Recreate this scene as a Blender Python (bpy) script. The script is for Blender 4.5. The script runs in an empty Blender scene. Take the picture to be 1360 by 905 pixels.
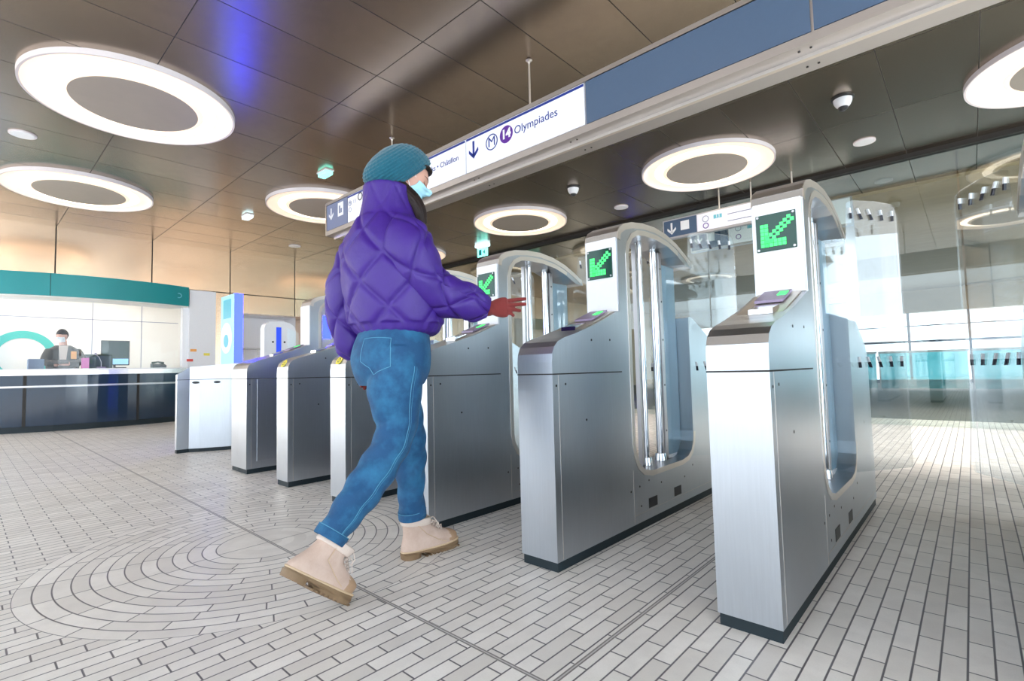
import bpy, bmesh, math, random
import numpy as np
from mathutils import Vector, Matrix, geometry
random.seed(4); rng = np.random.default_rng(4)
PI = math.pi
sc = bpy.context.scene
COL = sc.collection

# ------------------------------------------------------------------ camera, world, light, exposure
cam = bpy.data.cameras.new('camera'); camo = bpy.data.objects.new('camera', cam); COL.objects.link(camo)
CR = Matrix(((0.73821317, 0.05716257, 0.67214117), (0.67414547, -0.02727599, -0.73809478), (-0.02385807, 0.99799222, -0.05867138)))
camo.matrix_world = Matrix.Translation((0, 0, .83)) @ CR.to_4x4()
cam.sensor_width = 36; cam.lens = 668.725 / 1360 * 36; cam.clip_start = .02; cam.clip_end = 300
sc.camera = camo
sc.view_settings.view_transform = 'Standard'; sc.view_settings.look = 'None'
sc.view_settings.gamma = 1; sc.view_settings.use_curve_mapping = False
sc.view_settings.exposure = 1.05
w = bpy.data.worlds.new('daylight'); sc.world = w; w.use_nodes = True
w.node_tree.nodes['Background'].inputs[0].default_value = (.80, .90, 1.0, 1)
w.node_tree.nodes['Background'].inputs[1].default_value = 1.6
sun = bpy.data.lights.new('sun', 'SUN'); sun.energy = 11.0; sun.angle = .22; sun.color = (1, .96, .9)
so = bpy.data.objects.new('sun', sun); COL.objects.link(so)
so.rotation_euler = Vector((-1.0, .02, -.28)).to_track_quat('-Z', 'Y').to_euler()

# ------------------------------------------------------------------ material helpers
class NT:
    def __init__(s, name):
        s.m = bpy.data.materials.new(name); s.m.use_nodes = True
        s.t = s.m.node_tree; s.b = s.t.nodes['Principled BSDF']; s.out = s.t.nodes['Material Output']
        s._pos = None
    def n(s, typ, **kw):
        x = s.t.nodes.new(typ)
        for k, v in kw.items(): setattr(x, k, v)
        return x
    def put(s, sock, v):
        if isinstance(v, (int, float)): sock.default_value = v
        elif isinstance(v, tuple): sock.default_value = v if len(v) == len(sock.default_value) else v + (1,)
        else: s.t.links.new(v, sock)
    def math(s, op, a, b=0.0, c=None):
        x = s.n('ShaderNodeMath', operation=op); s.put(x.inputs[0], a); s.put(x.inputs[1], b)
        if c is not None: s.put(x.inputs[2], c)
        return x.outputs[0]
    def pos(s):
        if s._pos is None:
            g = s.n('ShaderNodeNewGeometry'); sp = s.n('ShaderNodeSeparateXYZ'); s.t.links.new(g.outputs['Position'], sp.inputs[0])
            s._pos = (sp.outputs[0], sp.outputs[1], sp.outputs[2])
        return s._pos
    def vec(s, x, y, z=0.0):
        c = s.n('ShaderNodeCombineXYZ'); s.put(c.inputs[0], x); s.put(c.inputs[1], y); s.put(c.inputs[2], z); return c.outputs[0]
    def noise(s, vec, scale, detail=3.0, rough=.5):
        x = s.n('ShaderNodeTexNoise'); s.t.links.new(vec, x.inputs['Vector'])
        x.inputs['Scale'].default_value = scale; x.inputs['Detail'].default_value = detail; x.inputs['Roughness'].default_value = rough
        return x.outputs[0]
    def white(s, vec):
        x = s.n('ShaderNodeTexWhiteNoise', noise_dimensions='3D'); s.t.links.new(vec, x.inputs[0]); return x.outputs[0]
    def mix(s, f, a, b):
        x = s.n('ShaderNodeMix', data_type='RGBA'); s.put(x.inputs[0], f); s.put(x.inputs[6], a); s.put(x.inputs[7], b); return x.outputs[2]
    def ramp(s, f, lo, hi):
        x = s.n('ShaderNodeMapRange'); s.put(x.inputs[0], f); x.inputs[1].default_value = lo; x.inputs[2].default_value = hi
        return x.outputs[0]
    def bump(s, h, strength=.2, dist=.01):
        x = s.n('ShaderNodeBump'); s.put(x.inputs['Height'], h); x.inputs['Strength'].default_value = strength
        x.inputs['Distance'].default_value = dist; s.t.links.new(x.outputs[0], s.b.inputs['Normal'])
    def set(s, **kw):
        for k, v in kw.items(): s.put(s.b.inputs[k], v)
        return s

def simple(name, col, rough=.5, metal=0.0, em=None, es=0.0, noise=0.0, nscale=40, bump=0.0):
    t = NT(name); t.set(Roughness=rough, Metallic=metal)
    tc = t.n('ShaderNodeTexCoord').outputs['Object']
    v = t.noise(tc, nscale)
    k = noise if noise else .03
    a = tuple(max(0, c * (1 - k)) for c in col); b = tuple(min(1, c * (1 + k)) for c in col)
    t.put(t.b.inputs['Base Color'], t.mix(v, a, b))
    if em: t.set(**{'Emission Color': em, 'Emission Strength': es})
    if bump: t.bump(v, bump, .005)
    return t.m

def steel(name, col, rough, streak=(60, 60, 2.0), amt=.12, bump=.03):
    t = NT(name)
    x, y, z = t.pos()
    v = t.vec(t.math('MULTIPLY', x, streak[0]), t.math('MULTIPLY', y, streak[1]), t.math('MULTIPLY', z, streak[2]))
    n = t.noise(v, 3.0, 4, .6)
    big = t.noise(t.vec(x, y, z), 3.0, 3, .6)
    c = t.mix(n, tuple(k * (1 - amt) for k in col), tuple(min(1, k * (1 + amt)) for k in col))
    c = t.mix(t.ramp(big, .35, .8), c, tuple(k * .93 for k in col))
    t.set(**{'Base Color': c, 'Metallic': 1.0})
    r = t.math('MULTIPLY_ADD', n, .12, rough - .06)
    t.put(t.b.inputs['Roughness'], r)
    if bump: t.bump(n, bump, .002)
    return t.m

def glass(name, tint=(.9, .97, 1), base=.06, fres=.5, rough=0.0, diff=0.0, dcol=(.6, .8, .95)):
    t = NT(name)
    tr = t.n('ShaderNodeBsdfTransparent'); t.put(tr.inputs[0], tint)
    gl = t.n('ShaderNodeBsdfGlossy'); t.put(gl.inputs[0], (1.0, 1.0, 1.0)); gl.inputs['Roughness'].default_value = rough
    lw = t.n('ShaderNodeLayerWeight'); lw.inputs[0].default_value = .25
    f = t.math('MULTIPLY_ADD', lw.outputs['Fresnel'], fres, base)
    m = t.n('ShaderNodeMixShader'); t.put(m.inputs[0], f); t.t.links.new(tr.outputs[0], m.inputs[1]); t.t.links.new(gl.outputs[0], m.inputs[2])
    last = m
    if diff:
        d = t.n('ShaderNodeBsdfTranslucent'); t.put(d.inputs[0], dcol)
        d2 = t.n('ShaderNodeBsdfDiffuse'); t.put(d2.inputs[0], dcol)
        mm = t.n('ShaderNodeMixShader'); mm.inputs[0].default_value = .5
        t.t.links.new(d.outputs[0], mm.inputs[1]); t.t.links.new(d2.outputs[0], mm.inputs[2])
        m2 = t.n('ShaderNodeMixShader'); m2.inputs[0].default_value = diff
        t.t.links.new(m.outputs[0], m2.inputs[1]); t.t.links.new(mm.outputs[0], m2.inputs[2]); last = m2
    t.t.links.new(last.outputs[0], t.out.inputs[0])
    return t.m

M = {}
M['steel'] = steel('brushed_steel', (.53, .565, .61), .33)
M['steel_dark'] = steel('brushed_steel_side', (.42, .45, .49), .34)
M['steel_trim'] = steel('satin_steel_trim', (.74, .69, .64), .40, (4, 4, 60), .03, .0)
M['alu'] = steel('anodised_aluminium', (.50, .49, .50), .36, (2, 80, 80), .06, .02)
M['chrome'] = simple('polished_chrome', (.78, .8, .83), .1, 1.0)
M['black'] = simple('black_rubber', (.004, .014, .02), .6)
M['dark'] = simple('dark_plastic', (.015, .016, .02), .4)
M['white_paint'] = simple('white_enamel', (.86, .87, .9), .22)
M['screen'] = simple('dark_green_display', (.002, .03, .022), .15, em=(.0, .05, .03), es=.3)
M['arrow'] = simple('lit_green_led', (.1, .9, .25), .5, em=(.02, 1.0, .10), es=.55)
M['ring_lamp'] = simple('warm_diffuser', (.95, .88, .78), .6, em=(1, .72, .48), es=.32)
M['ring_hot'] = simple('warm_lamp_strip', (1, .95, .88), .6, em=(1, .84, .66), es=2.0)
M['ring_centre'] = simple('satin_bronze_disc', (.42, .37, .32), .45, .3, noise=.06, nscale=6)
M['rim'] = simple('pale_rim', (.75, .70, .72), .4)
M['glass'] = glass('clear_flap_glass', (.965, .985, .99), .035, .32)
M['glass_wall'] = glass('tall_screen_glass', (.90, .95, .93), .065, .3)
M['glass_blue'] = glass('pale_blue_door_glass', (.80, .92, .98), .12, .5, .06, .42, (.70, .88, .98))
M['glass_teal'] = glass('teal_balustrade_glass', (.35, .72, .76), .15, .5, .02, .35, (.25, .65, .7))
M['counter_glass'] = glass('counter_screen_glass', (.97, .99, 1), .015, .12)
M['sign_white'] = simple('sign_white_face', (.88, .9, .97), .3, em=(.9, .93, 1), es=.06)
M['sign_blue'] = simple('sign_blue_print', (.005, .03, .26), .4)
M['sign_navy'] = simple('sign_navy_face', (.075, .125, .21), .25)
M['sign_grey'] = simple('sign_grey_face', (.18, .22, .36), .3)
M['purple'] = simple('purple_print', (.11, .02, .30), .4)
M['cyan'] = simple('cyan_print', (.15, .55, .68), .35)
M['teal'] = simple('teal_fascia', (.0, .27, .29), .3, noise=.08, nscale=1.2)
M['teal_light'] = simple('teal_print', (.06, .55, .48), .5)
M['navy_counter'] = simple('navy_counter_front', (.012, .03, .06), .10)
M['steel_top'] = simple('counter_steel_top', (.75, .7, .68), .25, .9)
M['white_wall'] = simple('white_wall_panel', (.85, .85, .88), .5)
M['booth_wall'] = simple('booth_cream_wall', (.9, .87, .82), .6)
M['joint'] = simple('dark_joint', (.02, .018, .016), .7)
M['yellow'] = simple('yellow_print', (.85, .72, .1), .5)
M['orange'] = simple('orange_print', (.9, .4, .1), .5)
M['red'] = simple('red_print', (.75, .08, .06), .5)
M['blue_lit'] = simple('lit_blue_panel', (.02, .03, .6), .3, em=(.008, .014, 1.0), es=10.0)
M['blue_deep'] = simple('deep_blue_panel', (.01, .04, .55), .3, em=(.0, .04, .6), es=.5)
M['sky_lit'] = simple('lit_pale_blue_face', (.35, .65, .9), .3, em=(.3, .6, .95), es=.25)
M['mint_lit'] = simple('mint_exit_light', (.2, .8, .7), .3, em=(.25, 1, .85), es=.9)
M['cool_lit'] = simple('cool_emergency_light', (.7, .9, 1), .3, em=(.6, .9, 1), es=1.5)
M['booth_lamp'] = simple('booth_ceiling_lamp', (1, .95, .9), .3, em=(1, .93, .85), es=4.5)
M['mark_black'] = simple('black_safety_mark', (.01, .012, .03), .4)
M['mark_white'] = simple('white_safety_mark', (.9, .92, .95), .4)
M['monitor'] = simple('dark_monitor_face', (.05, .08, .07), .2)
M['magenta'] = simple('magenta_folder', (.6, .07, .35), .5)
M['lilac'] = simple('lilac_base', (.28, .22, .34), .4)
M['grey_box'] = simple('slate_box', (.2, .26, .36), .5)

def floor_material():
    t = NT('clay_paver_floor'); x, y, z = t.pos()
    cx, cy, W, LEN = -2.65, 1.07, .0575, .195
    j = .0032
    def cell(u, period):
        q = t.math('DIVIDE', u, period); idx = t.math('FLOOR', q); fr = t.math('SUBTRACT', q, idx)
        d = t.math('MULTIPLY', t.math('MINIMUM', fr, t.math('SUBTRACT', 1.0, fr)), period)
        return idx, d
    # running bond along Y near the gates, stack bond further left
    ix, dx = cell(x, .0555)
    odd = t.math('MULTIPLY', t.math('SUBTRACT', t.math('FRACT', t.math('MULTIPLY', ix, .381)), 0.0), LEN)
    left = t.math('LESS_THAN', x, -3.1)
    odd = t.math('ADD', t.math('MULTIPLY', odd, t.math('SUBTRACT', 1.0, left)), t.math('MULTIPLY', left, t.math('MULTIPLY', t.math('MODULO', t.math('ABSOLUTE', ix), 2.0), LEN / 2)))
    iy, dy = cell(t.math('ADD', y, odd), LEN)
    d_out = t.math('MINIMUM', dx, dy); id_out = t.vec(ix, iy, 0.0)
    # circle of rings
    px = t.math('SUBTRACT', x, cx); py = t.math('SUBTRACT', y, cy)
    r = t.math('SQRT', t.math('ADD', t.math('MULTIPLY', px, px), t.math('MULTIPLY', py, py)))
    ir, dr = cell(r, W)
    a = t.math('ARCTAN2', py, px)
    per = t.math('DIVIDE', 2 * PI, t.math('MAXIMUM', t.math('ROUND', t.math('DIVIDE', t.math('MULTIPLY', ir, W * 2 * PI), .21)), 2.0))
    q = t.math('DIVIDE', t.math('ADD', a, t.math('MULTIPLY', ir, 1.7)), per); ia = t.math('FLOOR', q); fr = t.math('SUBTRACT', q, ia)
    da = t.math('MULTIPLY', t.math('MULTIPLY', t.math('MINIMUM', fr, t.math('SUBTRACT', 1.0, fr)), per), r)
    d_in = t.math('MINIMUM', dr, da); id_in = t.vec(ir, ia, 7.0)
    inside = t.math('LESS_THAN', r, 16 * W)
    core = t.math('LESS_THAN', r, 4 * W)
    d_core = t.math('MINIMUM', t.math('ABSOLUTE', px), t.math('SUBTRACT', 4 * W, r))
    d_in = t.math('ADD', t.math('MULTIPLY', core, d_core), t.math('MULTIPLY', t.math('SUBTRACT', 1.0, core), d_in))
    d = t.math('ADD', t.math('MULTIPLY', inside, d_in), t.math('MULTIPLY', t.math('SUBTRACT', 1.0, inside), d_out))
    wn = t.mix(inside, t.white(id_out), t.white(id_in))
    # expansion joints
    e1 = t.math('ABSOLUTE', t.math('SUBTRACT', y, 1.07))
    e2 = t.math('ABSOLUTE', t.math('SUBTRACT', x, -.867)); 
    e2 = t.math('ADD', e2, t.math('MULTIPLY', t.math('LESS_THAN', y, 1.07), 5.0))
    dj = t.math('MINIMUM', e1, e2)
    d = t.math('ADD', d, t.math('MULTIPLY', t.math('LESS_THAN', dj, .008), 1.0))
    n1 = t.noise(t.vec(x, y, 0.0), 9.0, 5, .65); n2 = t.noise(t.vec(x, y, 0.0), 260.0, 2, .5)
    wv = t.n('ShaderNodeSeparateColor'); t.t.links.new(wn, wv.inputs[0])
    c = t.mix(wv.outputs[0], (.69, .645, .60), (.86, .815, .77))
    c = t.mix(t.math('MULTIPLY', t.ramp(n1, .4, .75), .45), c, (.58, .54, .51))
    c = t.mix(t.math('MULTIPLY', t.ramp(n2, .3, .8), .18), c, (.50, .46, .42))
    groove = t.math('SUBTRACT', 1.0, t.ramp(d, j * .6, j))
    c = t.mix(groove, c, (.13, .12, .13))
    strip = t.math('SUBTRACT', 1.0, t.ramp(dj, .0065, .008))
    c = t.mix(strip, c, (.20, .18, .17))
    mid = t.math('SUBTRACT', 1.0, t.ramp(dj, .0015, .003))
    c = t.mix(mid, c, (.52, .49, .48))
    t.set(**{'Base Color': c}); t.put(t.b.inputs['Roughness'], t.math('MULTIPLY_ADD', n1, .2, .32))
    t.set(**{'Specular IOR Level': .5})
    h = t.math('SUBTRACT', 1.0, t.math('MAXIMUM', groove, strip)); t.bump(h, .35, .002)
    return t.m
M['floor'] = floor_material()
def frosted():  # translucent sheet that turns the sun into soft fill light
    t = NT('sun_diffuser_sheet'); d = t.n('ShaderNodeBsdfTranslucent'); t.put(d.inputs[0], (.85, .92, .98)); t.t.links.new(d.outputs[0], t.out.inputs[0]); return t.m
M['frosted'] = frosted()

def panel_metal(name, col, rough, ax, jx, jy, off, dark=(.012, .01, .01), wj=.008, metal=.95, mott=.22, rv=.05, bs=.03):
    t = NT(name); p = t.pos(); u, v = p[ax[0]], p[ax[1]]
    def dist(c, per, o):
        q = t.math('DIVIDE', t.math('SUBTRACT', c, o), per); idx = t.math('FLOOR', q); fr = t.math('SUBTRACT', q, idx)
        return idx, t.math('MULTIPLY', t.math('MINIMUM', fr, t.math('SUBTRACT', 1.0, fr)), per)
    iu, du = dist(u, jx, off[0]); iv, dv = dist(v, jy, off[1])
    g = t.math('SUBTRACT', 1.0, t.ramp(t.math('MINIMUM', du, dv), wj * .4, wj * .6))
    wn = t.white(t.vec(iu, iv, 1.0))
    n1 = t.noise(t.vec(p[0], p[1], p[2]), 1.6, 5, .6); n2 = t.noise(t.vec(p[0], p[1], p[2]), 11, 5, .7)
    c = t.mix(wn, tuple(k * .9 for k in col), tuple(k * 1.1 for k in col))
    c = t.mix(t.math('MULTIPLY', t.ramp(n2, .4, .8), mott), c, tuple(k * .55 for k in col))
    c = t.mix(g, c, dark)
    t.set(**{'Base Color': c}); t.put(t.b.inputs['Metallic'], t.math('MULTIPLY', t.math('SUBTRACT', 1.0, g), metal))
    t.put(t.b.inputs['Roughness'], t.math('ADD', t.math('MULTIPLY_ADD', n2, rv, rough - rv / 2), t.math('MULTIPLY', g, .4)))
    hb = t.math('ADD', t.math('MULTIPLY', n1, .6), t.math('MULTIPLY', t.math('SUBTRACT', 1.0, g), .1))
    t.bump(hb, bs, .05)
    return t.m
M['ceiling'] = panel_metal('brown_metal_ceiling_panels', (.36, .295, .235), .26, (0, 1), .667, 1.39, (.2, 1.065))
M['wall_metal'] = panel_metal('champagne_metal_wall', (.72, .53, .38), .21, (1, 2), 1.39, 9.0, (1.065, -4.0), wj=.02, mott=0.0, rv=.01, bs=.015)

def concrete(name, col):
    t = NT(name); x, y, z = t.pos()
    n = t.noise(t.vec(t.math('MULTIPLY', x, .5), t.math('MULTIPLY', y, 2.2), z), 3.0, 8, .75)
    n2 = t.noise(t.vec(x, y, z), .35, 3, .5)
    c = t.mix(n, tuple(k * .5 for k in col), tuple(k * 1.35 for k in col))
    c = t.mix(t.math('MULTIPLY', n2, .5), c, (col[0] * 1.1, col[1] * .85, col[2] * .6))
    t.set(**{'Base Color': c, 'Roughness': .6}); t.bump(n, .3, .02); return t.m
M['concrete'] = concrete('board_marked_concrete', (.40, .31, .19))
M['dark_floor'] = simple('dark_green_floor', (.055, .075, .068), .6, noise=.3, nscale=3)

# ------------------------------------------------------------------ mesh helpers
def link_mesh(name, verts, faces, mat, parent=None, smooth=False):
    me = bpy.data.meshes.new(name); me.from_pydata([tuple(map(float, v)) for v in verts], [], faces); me.update()
    if mat:
        for mm in (mat if isinstance(mat, list) else [mat]): me.materials.append(mm)
    if smooth:
        for p in me.polygons: p.use_smooth = True
    o = bpy.data.objects.new(name, me); COL.objects.link(o)
    if parent: o.parent = parent
    return o

class MB:
    def __init__(s): s.bm = bmesh.new()
    def box(s, lo, hi, bev=0.0):
        r = bmesh.ops.create_cube(s.bm, size=1)
        c = [(a + b) / 2 for a, b in zip(lo, hi)]; d = [abs(b - a) for a, b in zip(lo, hi)]
        for v in r['verts']: v.co = Vector((v.co[i] * d[i] + c[i] for i in range(3)))
        if bev:
            es = list({e for v in r['verts'] for e in v.link_edges})
            bmesh.ops.bevel(s.bm, geom=es, offset=bev, segments=2, affect='EDGES', profile=.6)
        return s
    def prism(s, pts, ax, lo, hi, bev=0.0):
        """polygon pts in the two axes other than ax, extruded between lo and hi along ax"""
        ia = [i for i in range(3) if i != ax]
        tri = geometry.tessellate_polygon([[Vector((p[0], p[1], 0)) for p in pts]])
        A, B = [], []
        for p in pts:
            for L, h in ((A, lo), (B, hi)):
                c = [0, 0, 0]; c[ia[0]] = p[0]; c[ia[1]] = p[1]; c[ax] = h; L.append(s.bm.verts.new(c))
        for t in tri:
            s.bm.faces.new([A[i] for i in t]); s.bm.faces.new([B[i] for i in reversed(t)])
        n = len(pts)
        for i in range(n): s.bm.faces.new([A[i], A[(i + 1) % n], B[(i + 1) % n], B[i]])
        return s
    def tube(s, pts, r, n=10, cap=True):
        pts = [Vector(p) for p in pts]; rs = r if isinstance(r, (list, tuple)) else [r] * len(pts)
        rings = []; up = None
        for i, p in enumerate(pts):
            d = (pts[min(i + 1, len(pts) - 1)] - pts[max(i - 1, 0)]).normalized()
            if up is None: up = d.orthogonal().normalized()
            up = (up - d * up.dot(d)).normalized(); sd = d.cross(up)
            rings.append([s.bm.verts.new(p + (up * math.cos(2 * PI * k / n) + sd * math.sin(2 * PI * k / n)) * rs[i]) for k in range(n)])
        for a, b in zip(rings, rings[1:]):
            for k in range(n): s.bm.faces.new([a[k], a[(k + 1) % n], b[(k + 1) % n], b[k]])
        if cap: s.bm.faces.new(list(reversed(rings[0]))); s.bm.faces.new(rings[-1])
        return s
    def lathe(s, prof, c, n=48, axis='z'):
        rings = []
        for r, h in prof:
            L = []
            for k in range(n):
                a = 2 * PI * k / n; u, v = r * math.cos(a), r * math.sin(a)
                L.append(s.bm.verts.new({'z': (c[0] + u, c[1] + v, c[2] + h), 'y': (c[0] + u, c[1] + h, c[2] + v), 'x': (c[0] + h, c[1] + u, c[2] + v)}[axis]))
            rings.append(L)
        for a, b in zip(rings, rings[1:]):
            for k in range(n):
                s.bm.faces.new([a[k], a[(k + 1) % n], b[(k + 1) % n], b[k]])
        if prof[0][0] > 0 and s.capf: s.bm.faces.new(list(reversed(rings[0]))); s.bm.faces.new(rings[-1])
        return s
    capf = False
    def disc(s, c, r, h, axis='z', n=48, inner=0.0):
        """thin solid disc or washer"""
        if inner:
            s.lathe([(inner, 0), (r, 0), (r, h), (inner, h), (inner, 0)], c, n, axis)
        else:
            s.capf = True; s.lathe([(r, 0), (r, h)], c, n, axis); s.capf = False
        return s
    def quadsheet(s, a, b, z0, z1, th):
        """vertical sheet from a=(x,y) to b=(x,y)"""
        d = Vector((b[0] - a[0], b[1] - a[1])); nrm = Vector((-d.y, d.x)).normalized() * th / 2
        P = [(a[0] + nrm.x, a[1] + nrm.y), (b[0] + nrm.x, b[1] + nrm.y), (b[0] - nrm.x, b[1] - nrm.y), (a[0] - nrm.x, a[1] - nrm.y)]
        return s.prism(P, 2, z0, z1)
    def build(s, name, mat, parent=None, smooth=False, clean=True):
        if clean: bmesh.ops.remove_doubles(s.bm, verts=s.bm.verts, dist=1e-6)
        bmesh.ops.recalc_face_normals(s.bm, faces=s.bm.faces)
        me = bpy.data.meshes.new(name); s.bm.to_mesh(me); s.bm.free()
        for mm in (mat if isinstance(mat, list) else [mat]): me.materials.append(mm)
        if smooth:
            for p in me.polygons: p.use_smooth = True
            try: me.set_sharp_from_angle(angle=math.radians(40))
            except Exception: pass
        o = bpy.data.objects.new(name, me); COL.objects.link(o)
        if parent: o.parent = parent
        return o

def tag(o, label=None, cat=None, group=None, kind=None):
    if label: o['label'] = label
    if cat: o['category'] = cat
    if group: o['group'] = group
    if kind: o['kind'] = kind
    return o
def empty(name, loc=(0, 0, 0), label=None, cat=None, group=None):
    e = bpy.data.objects.new(name, None); COL.objects.link(e); e.location = loc; e.empty_display_size = .1
    return tag(e, label, cat, group)
def struct(o): o['kind'] = 'structure'; return o
def copy_tree(o, parent=None):
    c = o.copy(); COL.objects.link(c)
    if parent: c.parent = parent
    for ch in list(o.children): copy_tree(ch, c)
    return c
def text_mesh(name, body, size, mat, origin, udir, vdir, parent=None, ext=.0008, align='LEFT', bold=.0):
    cu = bpy.data.curves.new(name, 'FONT'); cu.body = body; cu.size = size; cu.extrude = ext; cu.offset = bold; cu.align_x = align; cu.align_y = 'CENTER'
    to = bpy.data.objects.new(name, cu)
    COL.objects.link(to); bpy.context.view_layer.update()
    me = bpy.data.meshes.new_from_object(to.evaluated_get(bpy.context.evaluated_depsgraph_get()))
    bpy.data.objects.remove(to); me.materials.clear(); me.materials.append(mat)
    u, v = Vector(udir), Vector(vdir); n = u.cross(v)
    Mx = Matrix((u, v, n)).transposed().to_4x4(); Mx.translation = Vector(origin); me.transform(Mx)
    o = bpy.data.objects.new(name, me); COL.objects.link(o)
    if parent: o.parent = parent
    return o

# ------------------------------------------------------------------ the setting
struct(MB().box((-16, -16, -.2), (9, 9.1, 0)).build('floor', M['floor']))
struct(MB().box((-16, 9.1, -.2), (14, 26, -.005)).build('floor_beyond', M['dark_floor']))
struct(MB().box((-11.9, -2.5, 3.5), (9, 9.6, 3.7)).build('ceiling', M['ceiling']))
struct(MB().box((-16, 9.6, 3.45), (14, 24.6, 3.8)).build('ceiling_beyond', M['concrete']))
# left wall with the booth opening (y -3 .. 3.06, z 0 .. 2.7)
wb = MB()
wb.box((-11.9, -2.5, 2.62), (-11.6, 9.6, 3.5)); wb.box((-11.9, -2.5, 2.3), (-11.6, 3.08, 2.62)); wb.box((-11.9, 3.56, 0), (-11.6, 3.87, 2.60)); wb.box((-11.9, 3.87, 2.2), (-11.6, 5.39, 2.60))
wb.box((-11.9, 5.39, 0), (-11.6, 9.6, 2.60))
struct(wb.build('wall_left', M['wall_metal']))
struct(MB().box((-11.88, 3.56, 2.60), (-11.61, 9.6, 2.62)).build('trim_1', M['joint']))
struct(MB().box((-11.95, 3.08, 0), (-11.55, 3.56, 2.6)).build('wall_pillar', M['white_wall']))
struct(MB().box((-12.6, 3.87, 0), (-12.5, 5.39, 2.2)).build('wall_recess', M['white_wall']))
struct(MB().box((-12.5, 3.80, 0), (-11.9, 3.87, 2.3)).box((-12.5, 5.39, 0), (-11.9, 5.46, 2.3)).box((-12.5, 3.87, 2.2), (-11.9, 5.39, 2.3)).build('wall_recess_side', M['white_wall']))
struct(MB().box((-12.0, 9.6, 0), (-11.6, 24, 3.5)).build('wall_far_left', M['concrete']))
struct(MB().box((6.0, -2.5, 0), (6.02, 5.0, 3.5)).build('added_sun_diffuser', M['frosted']))  # added pane out of view: stops direct sun and glows as soft fill
struct(MB().box((-14, 24, 2.62), (14, 24.5, 3.45)).build('wall_far', M['concrete']))
# booth room
struct(MB().box((-13.7, -4, 0), (-13.6, 3.6, 2.9)).build('wall_booth_back', M['booth_wall']))
struct(MB().box((-13.6, 3.45, 0), (-11.95, 3.55, 2.9)).build('wall_booth_side', M['booth_wall']))
struct(MB().box((-13.6, -4, 2.75), (-11.92, 3.45, 2.85)).build('ceiling_booth', M['booth_wall']))
for yy in (-1.2, .75, 2.2):
    l = MB().box((-12.9, yy - .3, 2.70), (-12.3, yy + .3, 2.75)).build('ceiling_light', M['booth_lamp'])
    tag(l, {-1.2: 'square white lamp in the booth ceiling, leftmost', .75: 'square white lamp in the booth ceiling above the clerk', 2.2: 'square white lamp in the booth ceiling near the dark monitor'}[yy], 'light')
for i, (y0, y1, z0, z1) in enumerate([(-1.5, 3.4, 2.095, 2.105), (1.85, 1.86, 0, 2.7), (2.70, 2.71, 0, 2.7)]):
    struct(MB().box((-13.6, y0, z0), (-13.595, y1, z1)).build('trim_%d' % (i + 2), M['sign_grey']))
# curved track where the tall glass screen meets the ceiling
struct(MB().box((-11.6, 8.17, 3.44), (9, 8.23, 3.5)).box((-11.6, 8.245, 3.44), (9, 8.28, 3.5)).build('trim_5', M['joint']))
gw = MB()
for k in range(-7, 4):
    gw.box((k * 1.55 + .01, 8.23, .0), ((k + 1) * 1.55 - .01, 8.245, 3.47))
struct(gw.build('window_1', M['glass_wall']))
# far daylight front
fr = MB()
for k in range(-8, 9): fr.box((k * 1.7 - .04, 24.1, 0), (k * 1.7 + .04, 24.2, 2.7))
fr.box((-14, 24.1, 1.50), (14, 24.2, 1.58)); fr.box((-14, 24.1, 2.1), (14, 24.2, 2.14)); fr.box((-14, 24.1, 0), (14, 24.2, .12))
struct(fr.build('window_2_frame', M['sign_grey']))
for k in range(-4, 7):
    g = MB().box((k * 2.0 + .03, 18, .05), (k * 2.0 + 1.93, 18.03, 1.05)).build('glass_balustrade', M['glass_teal'])
    MB().box((k * 2.0 + .0, 17.98, 1.05), (k * 2.0 + 1.96, 18.05, 1.11)).build('handrail', M['alu'], g)
    MB().box((k * 2.0, 17.98, 0), (k * 2.0 + .03, 18.05, 1.05)).build('post', M['alu'], g)
    tag(g, 'teal glass balustrade panel in the far row before the windows', 'balustrade', 'teal balustrade panels in the distance')

# ------------------------------------------------------------------ ceiling rings
ring0 = empty('ring_light', (0, 0, 3.5))
c = (0, 0, 0)
MB().lathe([(.50, .0), (.50, -.045), (.52, -.048), (.56, -.030), (.64, -.022), (.72, -.022), (.79, -.030), (.812, -.045)], c, 96).build('diffuser', M['ring_lamp'], ring0, True)
MB().lathe([(.812, -.045), (.832, -.048), (.835, .0)], c, 96).build('outer_rim', M['rim'], ring0, True)
MB().disc((0, 0, -.046), .505, .02, n=96).build('centre_panel', M['ring_centre'], ring0)
MB().lathe([(.545, -.0345), (.575, -.030), (.62, -.0255), (.66, -.0245)], c, 96).build('lamp_strip', M['ring_hot'], ring0, True)
RL = [(-5.81, 1.08, 'largest ring light, upper left of the ceiling above the booth side'),
      (-9.11, 1.08, 'ring light on the ceiling in front of the teal fascia'),
      (-7.46, 3.83, 'ring light behind the left end of the hanging sign'),
      (-5.85, 6.72, 'ring light directly above the raised gloved hand'),
      (-2.49, 6.68, 'ring light above the second nearest gate, right of the white signs'),
      (.92, 6.68, 'ring light cut by the right edge of the photo'),
      (-9.2, 6.72, 'ring light mostly hidden behind the purple jacket'),
      (-2.49, 1.08, 'ring light above the camera left of the sign beam'), (-4.15, 3.83, 'ring light behind the purple and blue sign panels'), (.9, 1.08, 'ring light overhead behind the viewer'),
      (-2.49, -1.7, 'ring light behind the viewer on the left'), (-7.46, -1.7, 'ring light behind the viewer far left')]
for i, (x, y, lab) in enumerate(RL):
    if i in (7, 8, 9, 10, 11): continue
    o = ring0 if i == 0 else copy_tree(ring0)
    o.location = (x, y, 3.5); tag(o, lab, 'ceiling light', 'ring lights in the metal ceiling')
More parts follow.
